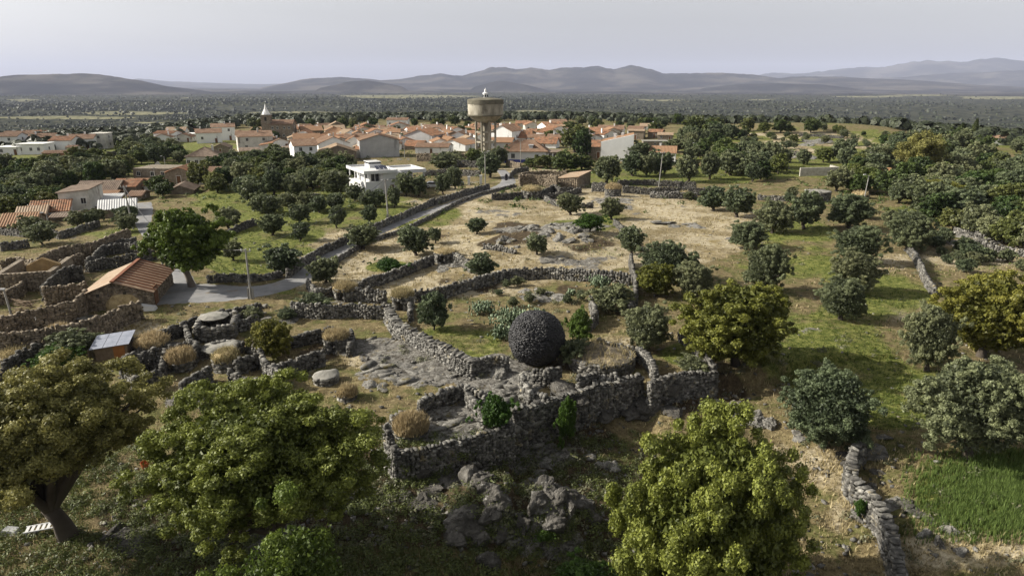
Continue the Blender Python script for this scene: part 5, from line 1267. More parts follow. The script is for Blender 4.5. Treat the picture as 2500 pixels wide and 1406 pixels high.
outcrop(1885, 1050, 44, 36, 2, 1, 'upright leaning boulder beside the grey-leaved oak', name='boulder', sub=5)
outcrop(2097, 1270, 36, 20, 1.4, 1, 'small pointed boulder left of the winding wall', name='boulder', sub=4)
outcrop(2345, 1365, 80, 28, 2.4, 5, 'split boulder near the bottom right corner', sub=4)
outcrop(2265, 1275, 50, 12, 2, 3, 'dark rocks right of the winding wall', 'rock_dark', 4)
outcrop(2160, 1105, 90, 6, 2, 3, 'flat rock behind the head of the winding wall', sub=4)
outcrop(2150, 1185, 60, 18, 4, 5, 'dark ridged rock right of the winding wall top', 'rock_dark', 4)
outcrop(1270, 975, 150, 22, 5, 8, 'pale rock mound under the black ball', sub=4)
outcrop(1205, 985, 70, 10, 3, 4, 'sloping pale rock left of the black ball base', sub=4)
outcrop(1110, 1060, 130, 8, 4, 8, 'pale bedrock on the floor of the rock pen', sub=4)
outcrop(1170, 1030, 60, 14, 3, 4, 'rubble slope inside the rock pen')
outcrop(960, 935, 120, 6, 4, 6, 'flat bedrock ribs in the middle yard')
outcrop(900, 960, 70, 10, 3, 4, 'bedrock slope right of the green oak crown')
outcrop(1050, 940, 90, 8, 3, 6, 'slanting bedrock left of the ball, above the rock pen')
outcrop(500, 830, 90, 10, 4, 6, 'bare rock in front of the roofless square hut')
outcrop(460, 962, 70, 10, 3, 4, 'rocks between the two large oak crowns')
outcrop(140, 792, 150, 4, 3, 7, 'bare pale bedrock strip below the barn wall')
outcrop(655, 790, 110, 6, 3, 6, 'bedrock hump left of the rough sunlit wall')
outcrop(625, 758, 40, 12, 2, 2, 'rock lump at the plaza corner')
outcrop(1320, 740, 120, 8, 5, 8, 'scattered rocks on the slope above the cactus')
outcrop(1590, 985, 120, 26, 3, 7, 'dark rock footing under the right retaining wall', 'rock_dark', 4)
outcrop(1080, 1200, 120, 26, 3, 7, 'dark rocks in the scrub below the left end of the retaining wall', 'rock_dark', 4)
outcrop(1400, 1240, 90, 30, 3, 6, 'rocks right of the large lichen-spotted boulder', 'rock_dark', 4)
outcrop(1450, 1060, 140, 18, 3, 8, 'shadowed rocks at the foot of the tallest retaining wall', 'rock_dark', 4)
outcrop(980, 1290, 110, 18, 3, 6, 'shade-darkened rocks between the oak and the rock face', 'rock_dark', 4)
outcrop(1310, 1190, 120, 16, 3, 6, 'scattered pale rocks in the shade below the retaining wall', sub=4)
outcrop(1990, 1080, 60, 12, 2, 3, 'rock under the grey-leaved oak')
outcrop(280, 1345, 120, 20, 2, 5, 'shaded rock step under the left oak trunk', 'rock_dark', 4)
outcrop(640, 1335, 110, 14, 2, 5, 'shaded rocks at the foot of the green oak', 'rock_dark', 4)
outcrop(1970, 390, 140, 8, 12, 8, 'scattered rocks on the far right hillside')
outcrop(2020, 356, 120, 5, 10, 6, 'rock ledges near the crest of the far hillside')
outcrop(1640, 556, 120, 4, 6, 6, 'low rock ribs in the straw field right of the hilltop trees')
outcrop(2400, 600, 120, 8, 8, 8, 'rubble rocks on the scrubby slope at the right edge')

# ------------------------------------------------------------------ poles and wires
TOPS = {}
def upole(key, u, v0, v1, label, tilt=0, arm=0, lamp=0, double=False, r=.14, name='utility_pole', cross=True):
    g = G(u, v0); k = mpp(g); h = (v0-v1)*k*1.02
    o = empty(name, g); tag(o, label, 'lamp post' if name == 'street_lamp' else 'utility pole')
    m = MB(); m.tube([(0, 0, -.5), (tilt*h, 0, h)], [r, r*.65], 8); m.obj('pole', M['pole'], o)
    if double: m = MB(); m.box(-.35, -.22, -.1, .1, -.3, h*.22).box(.22, .35, -.1, .1, -.3, h*.22).box(-.22, .22, -.08, .08, h*.1, h*.13); m.obj('brace', M['pole'], o)
    if cross:
        m = MB(); m.box(tilt*h-.55, tilt*h+.55, -.06, .06, h-.35, h-.25); c = m.obj('crossarm', M['pole'], o)
        for x in (-.5, 0, .5): m = MB(); m.lathe([(.02, h-.25), (.07, h-.2), (.05, h-.1), (.08, h-.05), (.02, h+.02)], 8, tilt*h+x, 0); m.obj('insulator', M['sheet'], c)
    if lamp: m = MB(); m.tube([(tilt*h, 0, h-.1), (tilt*h-lamp, 0, h+.15)], [.04, .035], 6); a = m.obj('lamp_arm', M['pole'], o); m = MB(); m.box(tilt*h-lamp-.5, tilt*h-lamp+.05, -.12, .12, h+.08, h+.24); m.obj('lamp_head', M['sheet'], a)
    TOPS[key] = Vector((g.x+tilt*h, g.y, g.z+h-.1)); return o
upole('a', 613, 730, 607, 'concrete pole with a wide foot at the edge of the plaza', double=True, r=.16)
upole('b', 949, 548, 440, 'concrete pole at the road wall in front of the villa', double=True, r=.17, tilt=-.03)
upole('c', 1185, 462, 374, 'street lamp pole at the road below the water tower', lamp=-1.0)
upole('d', 988, 386, 333, 'thin village pole beside the large pale gable', cross=True)
upole('e', 1271, 408, 345, 'pole in front of the blue-skirted house')
upole('f', 1608, 457, 374, 'leaning lattice pole right of the tall bare wall', tilt=.06)
upole('g', 1425, 392, 335, 'lamp pole beside the big dark tree', lamp=.8)
upole('h', 326, 560, 455, 'leaning wooden pole beside the lane', tilt=-.07, r=.17)
upole('i', 125, 568, 522, 'short lamp post by the orange roofs at the left', lamp=.5, tilt=-.08, name='street_lamp', cross=False)
upole('j', 80, 532, 500, 'pole above the red roofs at the lower left')
upole('k', 381, 448, 410, 'pole in front of the roofless ruin')
upole('l', 406, 424, 384, 'curved lamp post right of the pointed gable stump', lamp=.6, name='street_lamp', cross=False)
upole('m', 29, 770, 708, 'lamp post by the timber pile at the left edge', tilt=-.1, lamp=-.1, name='street_lamp', cross=False)
upole('n', 399, 662, 560, 'pole under the big leaning tree beside the barn')
upole('o', 2109, 490, 430, 'leaning lamp post in front of the brown dome', lamp=.7, tilt=.06, name='street_lamp', cross=False)
upole('p', 2143, 468, 440, 'short pole beside the orange canopy', cross=False)
upole('q', 2345, 496, 464, 'lamp post right of the yellow tree', lamp=.9, name='street_lamp', cross=False)
upole('r', 2092, 404, 388, 'small pole behind the long ruined wall', cross=False)
upole('s', 2346, 406, 392, 'tiny pole among the trees at the right', cross=False)
upole('t', 1697, 384, 352, 'lamp post right of the striped-roof cottage', lamp=.6, name='street_lamp', cross=False)
upole('u', 120, 494, 476, 'lamp post among the trees above the red roofs', lamp=.5, name='street_lamp', cross=False)
def wire(a, b, label, sag=1.0, r=.03):
    A, B = TOPS[a], TOPS[b]; P = []
    for i in range(25):
        f = i/24; p = A.lerp(B, f); p = p-Vector((0, 0, sag*4*f*(1-f))); P.append(p-A)
    m = MB(); m.tube(P, [r]*25, 5); tag(m.obj('power_line', M['wire'], None, A), label, 'cable')
wire('n', 'a', 'cable sagging from the leaning tree to the plaza pole', .9, .05)
wire('a', 'b', 'cable from the plaza pole to the pole by the villa', 1.2)
wire('b', 'c', 'cable from the villa pole to the lamp pole below the tower', 1.0)
wire('h', 'n', 'cable from the leaning wooden pole into the big tree', .8, .05)
wire('c', 'e', 'cable from the tower lamp pole to the blue-skirted house', .6)

# ------------------------------------------------------------------ small things
g = G(1236, 441); o = empty('person', g); tag(o, 'person in dark clothes standing on the path by the curved wall', 'person')
_pm = bpy.data.meshes.new('body'); 
def person2(o):
    P = [(0,0,.95),(0,0,1.2),(0,0,1.42),(0,0,1.52),(0,-.01,1.63),(0,0,1.75),(-.09,0,.9),(-.1,-.03,.5),(-.1,0,.08),(-.1,-.14,.04),(.09,0,.9),(.1,.03,.5),(.1,.02,.08),(.1,-.12,.04),(-.19,0,1.4),(-.25,0,1.14),(-.22,-.1,.9),(.19,0,1.4),(.25,0,1.14),(.22,-.1,.9)]
    E = [(0,1),(1,2),(2,3),(3,4),(4,5),(0,6),(6,7),(7,8),(8,9),(0,10),(10,11),(11,12),(12,13),(2,14),(14,15),(15,16),(2,17),(17,18),(18,19)]
    Rr = [.14,.14,.15,.06,.095,.08,.1,.07,.05,.04,.1,.07,.05,.04,.065,.05,.035,.065,.05,.035]
    _pm.from_pydata(P, E, []); b = bpy.data.objects.new('body', _pm); COL.objects.link(b); b.parent = o
    b.modifiers.new('skin', 'SKIN'); b.modifiers.new('sub', 'SUBSURF').levels = 1; _pm.materials.append(M['person'])
    if not _pm.skin_vertices:
        import bmesh
        bm = bmesh.new(); bm.from_mesh(_pm); ly = bm.verts.layers.skin.verify(); bm.verts.ensure_lookup_table()
        for i, q in enumerate(Rr): bm.verts[i][ly].radius = (q, q*.85); bm.verts[i][ly].use_root = (i == 0)
        bm.to_mesh(_pm); bm.free()
person2(o)
# plastic bench at the bottom left
g = G(100, 1308); o = empty('plastic_bench', g, .35); tag(o, 'white slatted plastic bench lying on the grass at the lower left', 'bench')
for i in range(6): m = MB(); m.box(-.75+i*.27, -.75+i*.27+.16, 0, .55, .42, .45); m.obj('slat', M['clean'], o)
for y in (-.06, .56): m = MB(); m.box(-.82, .82, y, y+.06, .40, .46); m.obj('rail', M['clean'], o)
for x in (-.7, .7):
    for y in (0, .5): m = MB(); m.box(x-.04, x+.04, y, y+.06, 0, .399); m.obj('leg', M['clean'], o)
g = G(28, 1302); m = MB(); m.prism([(-.5, -.3, 0), (.5, -.3, 0), (.4, .4, 0), (-.5, .3, 0)], [(-.4, -.2, .35), (.3, -.15, .2), (.3, .3, .25), (-.3, .2, .4)]); tag(m.obj('plastic_sheet', M['sheet'], None, g), 'small pale heap under the left oak, near the picture corner', 'plastic sheet')
for u, v, lab in ((355, 1143, 'orange bucket between the two oaks, at the leafy edge'), (521, 1114, 'orange bucket half hidden by the green oak')):
    g = G(u, v); o = empty('bucket', g); tag(o, lab, 'bucket'); m = MB(); m.lathe([(.01, 0), (.2, 0), (.28, .5), (.26, .5), (.19, .03), (.01, .03)], 12); m.obj('body', M['orange'], o)
    m = MB(); m.tube([(.27*math.cos(a), .02, .5+.22*math.sin(a)) for a in np.linspace(0, math.pi, 9)], [.012]*9, 4); m.obj('handle', M['wire'], o)
g = G(470, 1146); m = MB(); m.prism([(-.9, -.4, 0), (.9, -.5, 0), (.9, .5, 0), (-.8, .4, 0)], [(-.6, -.25, .5), (.5, -.3, .3), (.7, .3, .35), (-.5, .3, .6)]); tag(m.obj('rubble_sacks', M['sheet'], None, g, .2), 'heap of pale sacks behind the green oak', 'sacks')
g = G(1408, 870); m = MB(); m.box(-.6, .5, -.25, .25, .3, .5).box(-.55, -.35, -.2, .2, -.2, .3).box(.25, .45, -.2, .2, -.2, .3); tag(m.obj('stone_bench', M['clean'], None, g), 'small white bench-like slab just right of the black ball', 'bench')
# canopy right
g = G(2170, 438); k = mpp(g); o = empty('canopy', g, -.1); tag(o, 'small open shelter with an orange sheet roof among the trees', 'shelter')
for x in (-12*k, 12*k):
    for y in (0, 2.2): m = MB(); m.box(x-.07, x+.07, y-.07, y+.07, -.2, 1.6); m.obj('post', M['wood'], o)
m = MB(); m.prism([(-16*k, -.4, 1.61), (16*k, -.4, 1.61), (16*k, -.4, 1.7), (-16*k, -.4, 1.7)], [(-12*k, 2.8, 2.6), (12*k, 2.8, 2.6), (12*k, 2.8, 2.7), (-12*k, 2.8, 2.7)]); m.obj('roof', pm('orange_sheet', [(.38, .2, .1), (.45, .27, .15)], 2, .8), o)
# long ruined wall right
g = G(2001, 430); k = mpp(g); o = empty('ruined_barn', g, math.radians(-4)); tag(o, 'long roofless grey wall of a ruined barn among the right-hand olives', 'ruin'); HOUSES.append((g.x, g.y+2, 6))
m = MB(); X = 47*k; m.prism([(-X, 0, -1), (X, 0, -1), (X, 0, 22*k), (-X, 0, 19*k)], [(-X, .6, -1), (X, .6, -1), (X, .6, 22*k), (-X, .6, 19*k)]); m.obj('front_wall', M['stonewall2'], o)
m = MB(); m.box(X-.6, X, .601, 6, -1, 21*k); m.obj('side_wall', M['stonewall2'], o)
# field gate left of hut
g = G(1424, 468); o = empty('field_gate', g, 0); tag(o, 'thin metal field gate between the shed and the grass-topped hut', 'gate')
for i in range(6): m = MB(); m.box(-1.3+i*.52, -1.27+i*.52, 0, .03, .1, 1.5); m.obj('bar', M['pole'], o)
for z in (.1, 1.47): m = MB(); m.box(-1.32, 1.35, .031, .06, z, z+.04); m.obj('rail', M['pole'], o)
g = G(1446, 470); m = MB(); m.box(-.15, .15, -.15, .15, -.2, 1.6); tag(m.obj('gate_post', M['slab'], None, g), 'pale granite post at the right end of the field gate', 'gate post')
# ------------------------------------------------------------------ trees
def crown_mesh(name, mat, seed, nclump, nleaf, leaf, hz=.45, cz=.62, cr=(.12, .2), shell=(.55, 1.0), inner=.15, flat=.0, lean=0, low=-.45, irregular=.25, sub=0):
    """unit crown (diameter 1) made of leaf-sized faces gathered in clumps"""
    rng = np.random.default_rng(seed)
    t = rng.uniform(0, 2*np.pi, nclump); cp = rng.uniform(low, 1, nclump); sp = np.sqrt(1-cp**2); sh = rng.uniform(*shell, nclump)
    R = .5-.5*(cr[0]+cr[1])*.8
    bump = 1+irregular*np.sin(t*2+seed)*.6+irregular*rng.normal(0, .4, nclump)
    C = np.stack([R*sp*np.cos(t)*sh*bump, R*sp*np.sin(t)*sh*bump, hz*.8*cp*sh*(1+irregular*.5*np.sin(t*3+seed))], -1)
    rad = rng.uniform(*cr, nclump)
    if sub:   # every lobe is itself a cluster of smaller sprays
        C0 = C; nb = nclump*sub; li = np.repeat(np.arange(nclump), sub); dd = rng.normal(0, 1, (nb, 3)); dd[:, 2] += .35; dd /= np.linalg.norm(dd, axis=1)[:, None]
        C = C0[li]+dd*rad[li][:, None]*rng.uniform(.6, 1.05, nb)[:, None]*np.array([1, 1, .8]); rad = rad[li]*rng.uniform(.26, .42, nb); nclump = nb
    wgt = rad**2; wgt = wgt/wgt.sum(); ci = rng.choice(nclump, nleaf, p=wgt)
    n = rng.normal(0, 1, (nleaf, 3)); n[:, 2] += .25; n /= np.linalg.norm(n, axis=1)[:, None]
    rr = rng.uniform(.0, 1, nleaf)**.35; rr = np.where(rng.random(nleaf) < inner, rng.uniform(.2, .8, nleaf), rr)
    rr = rr*(1+.35*(rng.random(nleaf) < .12))
    P = C[ci]+n*(rad[ci]*rr)[:, None]*np.array([1, 1, .8])
    nn = n+rng.normal(0, .55, (nleaf, 3)); nn /= np.linalg.norm(nn, axis=1)[:, None]
    a = np.cross(nn, rng.normal(0, 1, (nleaf, 3))); a /= np.linalg.norm(a, axis=1)[:, None]; b = np.cross(nn, a)
    s = leaf*rng.uniform(.55, 1.3, nleaf)[:, None]
    V = np.stack([P-a*s*1.1, P+a*s*.7-b*s*.75, P+a*s*.7+b*s*.75], 1).reshape(-1, 3)
    V[:, 2] += cz; V[:, 0] += lean*(V[:, 2]-.2)
    tint = np.clip(rng.uniform(0, 1, nleaf)*.75+rng.uniform(0, .45, nclump)[ci], 0, 1)
    # coarse inner sprays that close the crown; darker tint paints the shade inside
    ni = nleaf//6; q = rng.normal(0, 1, (ni, 3)); q /= np.linalg.norm(q, axis=1)[:, None]; q[:, 2] = np.where(q[:, 2] < low, -q[:, 2], q[:, 2])
    q = q*(rng.uniform(0, 1, ni)**.5)[:, None]*np.array([.36, .36, hz*.72]); a = rng.normal(0, 1, (ni, 3)); a /= np.linalg.norm(a, axis=1)[:, None]; b = np.cross(a, rng.normal(0, 1, (ni, 3))); b /= np.linalg.norm(b, axis=1)[:, None]
    s = leaf*2.1*rng.uniform(.6, 1.2, ni)[:, None]; W_ = np.stack([q-a*s, q+a*s*.6-b*s*.7, q+a*s*.6+b*s*.7], 1).reshape(-1, 3); W_[:, 2] += cz; W_[:, 0] += lean*(W_[:, 2]-.2)
    V = np.concatenate([V, W_]); tint = np.concatenate([tint, rng.uniform(0, .4, ni)]); nleaf += ni
    me = mesh_np(name, V, np.arange(nleaf*3).reshape(-1, 3), mat, tint)
    return me, (C0 if sub else C)+np.array([0, 0, cz])
def trunk_mesh(name, mat, C, seed, r=.045, fork=.25, nl=9, lean=0):
    rng = random.Random(seed); m = MB()
    top = Vector((rng.uniform(-.04, .04), rng.uniform(-.04, .04), fork))
    m.tube([(0, 0, -.12), (0, 0, .02), tuple(top*.55+Vector((.01, 0, 0))), tuple(top)], [r*1.5, r*1.15, r*.9, r*.85], 8)
    cs = sorted([Vector(c) for c in C], key=lambda c: rng.random())[:nl]
    for c in cs:
        c = Vector((c.x+lean*(c.z-.2), c.y, c.z)); mid = top.lerp(c, .45)+Vector((0, 0, .03+.04*rng.random()))
        m.tube([tuple(top-Vector((0, 0, .02))), tuple(mid), tuple(top.lerp(c, .92))], [r*.62, r*.36, r*.1], 6, False)
    return m.mesh(name, mat, True)
KINDS = {}
def proto(kind, mat, seeds, bark, **kw):
    tk = kw.pop('trunk', {}); L = []
    for s in seeds:
        me, C = crown_mesh('crown', M_[mat], s, **kw); tm = trunk_mesh('trunk', M[bark], C, s, lean=kw.get('lean', 0), **tk); L.append((me, tm))
    KINDS[kind] = L
M_ = FO
proto('olive', 'olive', (1, 2, 3, 4, 5), 'bark', nclump=30, sub=5, nleaf=9000, leaf=.024, hz=.47, cz=.45, cr=(.1, .17), shell=(.6, 1.0), low=-.95, irregular=.2, trunk=dict(r=.045, fork=.1))
proto('olive_near', 'olive', (11, 12, 13, 14), 'bark', nclump=60, sub=7, nleaf=70000, leaf=.0095, hz=.5, cz=.44, cr=(.07, .13), shell=(.6, 1.05), low=-.9, irregular=.18, trunk=dict(r=.04, fork=.12))
proto('bush', 'olive', (21, 22), 'bark', nclump=24, sub=5, nleaf=11000, leaf=.02, hz=.5, cz=.38, cr=(.1, .18), low=-.8, trunk=dict(r=.03, fork=.08))
proto('oak', 'oak', (31,), 'bark', nclump=70, sub=9, nleaf=190000, leaf=.0066, hz=.44, cz=.6, cr=(.075, .13), shell=(.6, 1.06), low=-.55, inner=.08, irregular=.2, trunk=dict(r=.04, fork=.22, nl=16))
proto('oakbrown', 'oakbrown', (32,), 'bark', nclump=70, sub=9, nleaf=180000, leaf=.0066, hz=.42, cz=.62, cr=(.07, .125), shell=(.6, 1.06), low=-.35, inner=.08, irregular=.2, trunk=dict(r=.042, fork=.22, nl=16))
proto('oakround', 'oak', (33,), 'bark', nclump=85, sub=9, nleaf=200000, leaf=.0066, hz=.48, cz=.5, cr=(.075, .12), shell=(.7, 1.03), low=-.85, inner=.06, irregular=.12, trunk=dict(r=.04, fork=.15, nl=12))
proto('yellow', 'yellow', (41, 42, 43), 'bark', nclump=50, sub=8, nleaf=70000, leaf=.0102, hz=.48, cz=.44, cr=(.08, .14), shell=(.6, 1.05), low=-.95, inner=.1, irregular=.25, trunk=dict(r=.035, fork=.14))
proto('green', 'green', (51, 52), 'bark', nclump=40, sub=5, nleaf=26000, leaf=.014, hz=.45, cz=.45, cr=(.08, .15), shell=(.4, 1.15), low=-.85, irregular=.5, trunk=dict(r=.03, fork=.12))
proto('bigleaf', 'big', (55,), 'trunk_l', nclump=60, sub=7, nleaf=55000, leaf=.0125, hz=.46, cz=.52, cr=(.07, .12), shell=(.6, 1.08), low=-.85, trunk=dict(r=.04, fork=.2, nl=12))
proto('dark', 'dark', (61, 62, 63), 'bark', nclump=30, sub=5, nleaf=9000, leaf=.025, hz=.48, cz=.45, cr=(.1, .17), shell=(.6, 1.02), low=-.85, irregular=.18, trunk=dict(r=.035, fork=.15))
proto('mixed', 'mixed', (64, 65, 66), 'bark', nclump=30, sub=5, nleaf=9000, leaf=.025, hz=.47, cz=.45, cr=(.1, .17), shell=(.6, 1.02), low=-.8, irregular=.2, trunk=dict(r=.035, fork=.15))
proto('spray', 'big', (71,), 'bark', nclump=60, nleaf=40000, leaf=.0085, hz=.5, cz=.5, cr=(.04, .09), shell=(.3, 1.25), low=-.9, trunk=dict(r=.02, fork=.2))
proto('tallbrown', 'oakbrown', (81,), 'bark', nclump=90, nleaf=16000, leaf=.016, hz=.6, cz=.6, cr=(.08, .13), low=-.85, trunk=dict(r=.03, fork=.15))
# cypress
rng = np.random.default_rng(7); n = 5000; tz = rng.uniform(0, 1, n); rad = .5*np.sin(np.pi*np.clip(tz*.92+.06, 0, 1))**.6*(1-.35*tz); th = rng.uniform(0, 6.28, n)
P = np.stack([rad*np.cos(th), rad*np.sin(th), tz], -1)*np.array([1, 1, 3.6]); aa = rng.normal(0, 1, (n, 3))*.05; aa[:, 2] = np.abs(aa[:, 2])*2; bb = np.cross(aa, P-np.array([0, 0, 1.]));bb = bb/np.linalg.norm(bb, axis=1)[:, None]*.035
me = mesh_np('crown', np.stack([P-aa, P-bb, P+aa, P+bb], 1).reshape(-1, 3), np.arange(n*4).reshape(-1, 4), FO['dark'], rng.uniform(0, .6, n))
KINDS['cypress'] = [(me, MB().tube([(0, 0, -.3), (0, 0, 1.5)], [.07, .04], 6).mesh('trunk', M['bark']))]

NAME = {'olive': 'olive_tree', 'olive_near': 'olive_tree', 'bush': 'shrub', 'oak': 'oak_tree', 'oakbrown': 'oak_tree', 'oakround': 'oak_tree', 'yellow': 'oak_tree', 'green': 'leafy_shrub', 'bigleaf': 'broadleaf_tree',
        'dark': 'evergreen_tree', 'mixed': 'broadleaf_tree', 'spray': 'leafy_shrub', 'tallbrown': 'tall_tree', 'cypress': 'cypress_tree'}
CAT = {'shrub': 'shrub', 'leafy_shrub': 'shrub'}
tr = random.Random(77); TREES = []
def tree(kind, u, vtop, vb, wpx, label=None, group=None, hs=1.0, rot=None, pxh=None):
    g = G(u, vb); k = mpp(g); w_ = wpx*k*(1.24 if wpx < 80 else 1.14 if wpx < 130 else 1.06); hgt = (vb-vtop)*k*1.1
    me, tm = KINDS[kind][tr.randrange(len(KINDS[kind]))]
    # centre trunk a little behind the visible foot
    o = empty(NAME[kind], g, tr.uniform(0, 6.28) if rot is None else rot)
    mh = max(v.co.z for v in me.vertices) if kind not in CH else CH[kind]
    CH[kind] = mh
    dep = math.atan2(CAMZ-g.z, g.y)
    # image height of a crown top: h*cos(dep) plus part of the depth of the crown
    yy = g.y+.1*w_; da = PITCH-math.atan((703-vtop)/F); h = max((CAMZ-yy*math.tan(da)-g.z)/.97 if g.y < 160 else hgt/math.cos(dep), w_*.5)
    o.scale = (w_*tr.uniform(.92, 1.1), w_*tr.uniform(.8, 1.15), h/mh); o.rotation_euler.x = tr.uniform(-.07, .07); o.rotation_euler.y = tr.uniform(-.07, .07)
    if kind == 'cypress': o.scale = (w_, w_, hgt/3.6)
    c = obj('crown', me, o); obj('trunk', tm, o)
    TREES.append((g.x, g.y, w_/2, u, vb, kind, o))
    nm = NAME[kind]; tag(o, label, CAT.get(nm, 'tree'), group); return o
CH = {}
T = tree
# foreground
T('oakbrown', 168, 880, 1312, 500, 'large olive-brown oak with a dark forked trunk at the lower left', rot=.5)
T('oak', 668, 935, 1370, 440, 'huge green oak left of centre in the foreground', rot=2.0)
T('oakround', 1700, 1005, 1520, 540, 'large rounded yellow-green oak at the bottom right of centre', rot=1.0)
T('spray', 735, 1210, 1640, 330, 'bright green leafy sapling at the bottom edge, left of centre', rot=0)
T('green', 1415, 1368, 1470, 190, 'bright bush top peeping in at the bottom edge')
T('yellow', 1795, 685, 892, 275, 'golden-green oak right of centre, below the row of olives')
T('yellow', 2395, 668, 870, 250, 'golden-green oak near the right edge, at the end of the field wall')
T('yellow', 2292, 438, 500, 104, 'bright yellow-leaved oak among the grey olives at the right')
T('tallbrown', 2242, 330, 440, 100, 'tall brownish-green tree rising above the right-hand olives')
T('bigleaf', 468, 500, 700, 185, 'big bright green leaning tree between the barn and the orchard')
T('olive_near', 2010, 893, 1092, 215, 'grey-leaved oak beside the leaning boulder, lower right')
T('olive_near', 2362, 865, 1118, 270, 'large grey-green oak over the shaded grass, lower right')
T('olive_near', 2262, 740, 905, 165, 'dense grey-green olive just below the right golden oak')
T('yellow', 668, 772, 872, 108, 'small dark-golden oak with forked trunk left of the middle yard')
# olives in rows (right field)
for u, vt, vb, wd, lab in [(2088,545,642,118,'topmost olive of the column standing in the right grass field'),(2084,608,716,124,'second olive down the column in the right grass field'),(2052,672,782,108,'lowest olive of the column in the right grass field'),
  (2216,508,612,104,'olive at the upper end of the right field wall'),(2072,468,556,108,'round olive above the column in the right grass field'),(1862,588,712,128,'large olive left of the grass field column'),(1826,535,606,92,'olive behind the large one left of the grass field'),
  (1886,484,570,96,'upright olive below the flat-roofed stone hut'),(1962,466,560,86,'slim olive directly below the flat-roofed stone hut'),(1798,455,530,80,'olive right of the earthen dome'),(1742,455,515,66,'small olive right of the broad rubble wall'),
  (1622,585,688,132,'grey olive leaning over the dark wall beside the dry hillside'),(1692,635,730,130,'broad grey olive above the left part of the golden oak'),(1580,740,850,122,'grey-green olive below the two dark walls, right of the cactus'),
  (1542,550,622,62,'small olive on the right shoulder of the dry hill')]:
    T('olive_near' if wd > 90 else 'olive', u, vt, vb, wd, lab, 'olive trees')
T('yellow', 1606, 640, 722, 84, 'small green-gold oak hugging the dark wall beside the dry hillside')
for u, vt, vb, wd, lab in [(1492,482,536,58,'right one of two dark trees on the brow of the dry hill'),(1393,470,525,62,'left one of two dark trees on the brow of the dry hill'),(1165,528,572,48,'small round olive alone on the left of the dry hill'),
  (1311,570,622,54,'sparse olive among the rocks on the dry hill'),(1016,550,624,76,'dark olive in the straw grass above the small round hut'),(1063,555,594,34,'tiny sapling right of the dark olive above the round hut'),
  (886,545,608,72,'olive at the far bend of the road wall'),(796,625,690,94,'spreading pale olive just below the road'),(690,598,668,92,'dense olive in the corner between orchard and plaza')]:
    T('olive', u, vt, vb, wd, lab, 'olive trees')
for u, vt, vb, wd, lab in [(1175,615,676,74,'grey bush at the right of the small round hut'),(1060,702,806,84,'tall rounded grey bush above the thick sunlit wall'),(768,712,762,90,'grey bush on the rubble left of the straw-topped hut'),(1495,690,760,110,'grey bush below the right end of the long hillside wall'),
  (1400,820,890,80,'dark bush directly behind the black ball'),(1690,868,910,80,'bare grey twiggy bush in the triangular pen'),(180,820,870,120,'grey-green bush above the brown oak crown'),(620,745,790,50,'small bush at the end of the wall by the plaza'),(700,752,780,50,'low grey bush at the left of the rough sunlit wall')]:
    T('bush', u, vt, vb, wd, lab, 'grey bushes')
for u, vt, vb, wd, lab in [(1212,960,1062,82,'dark green shrub inside the rock pen corner'),(1382,966,1092,58,'ivy-like shrub climbing the face of the retaining wall'),(1410,752,850,60,'bright green shrub behind the black ball'),(140,862,905,110,'bright green bush above the brown oak, left'),
  (950,638,668,66,'bright broom bush in the straw grass left of the round hut'),(1440,530,566,80,'bright green broom patch on the hilltop'),(2098,1216,1262,30,'small green bush beside the pointed boulder'),(1330,1290,1320,44,'small shrub under the lichen-spotted boulder')]:
    T('green', u, vt, vb, wd, lab, 'green shrubs')
# orchard
T('mixed', 1160, 366, 404, 44, 'leafy green tree at the left foot of the water tower'); T('olive', 1218, 362, 406, 50, 'olive at the right foot of the water tower'); T('dark', 1190, 370, 398, 30, 'dark small tree between the legs of the water tower')
ORCH = [(654,473,525,66),(667,518,576,66),(733,498,545,54),(733,538,588,42),(751,468,515,58),(669,412,476,62),(720,425,480,56),(764,412,466,60),(820,412,480,82),(795,398,440,60),(822,500,558,40),(902,498,546,40),(818,470,512,50),
 (866,448,492,48),(893,466,506,34),(917,463,506,52),(963,455,507,34),(990,420,480,50),(1022,428,480,50),(1081,420,475,40),(1112,410,462,36),(1086,378,418,60),(1196,378,434,56),(795,368,410,36),(766,376,404,28),(818,380,406,30),
 (570,585,636,44),(622,436,500,70),(600,428,480,60),(640,480,520,50),(560,505,560,60),(705,470,510,50),(850,395,430,50),(780,476,520,46),(938,440,470,36)]
for q in ORCH: T('olive', *q, None, 'olive trees')
HILLS = [(1335,395,440,0)]
for u, vt, vb, wd in [(1480,384,448,80),(1545,378,430,58),(1580,380,432,50),(1612,374,428,64),(1680,386,444,56),(1732,376,438,60),(1785,374,430,64),(1835,380,432,70),(1560,350,394,60),(1650,340,372,50),(1690,360,392,50)]: T('olive', u, vt, vb, wd, None, 'olive trees')
T('dark', 1402, 310, 372, 72, 'tall dark round tree between the orange roofs and the bare white wall')
T('dark', 1425, 320, 390, 50, 'dark tree just behind the big dark round one')
for u, vt, vb, wd in [(1380,375,420,90),(1330,385,412,60),(1420,380,415,60),(1300,388,408,40),(975,326,350,40),(1390,296,320,40),(1600,300,330,36),(800,306,330,30),(1575,290,312,44)]: T('dark', u, vt, vb, wd)
for u, vt, vb, wd in [(1695,283,335,52),(1745,287,320,44),(1720,300,322,40),(1825,290,322,34),(1905,292,325,34),(1980,292,325,40),(2040,304,322,18),(1865,300,325,30),(1925,304,325,22)]: T('dark' if wd > 30 else 'mixed', u, vt, vb, wd)
T('cypress', 2343, 306, 346, 17, 'shorter dark cypress, left of the pair at the right'); T('cypress', 2373, 297, 346, 13, 'taller slim cypress, right of the pair at the right')
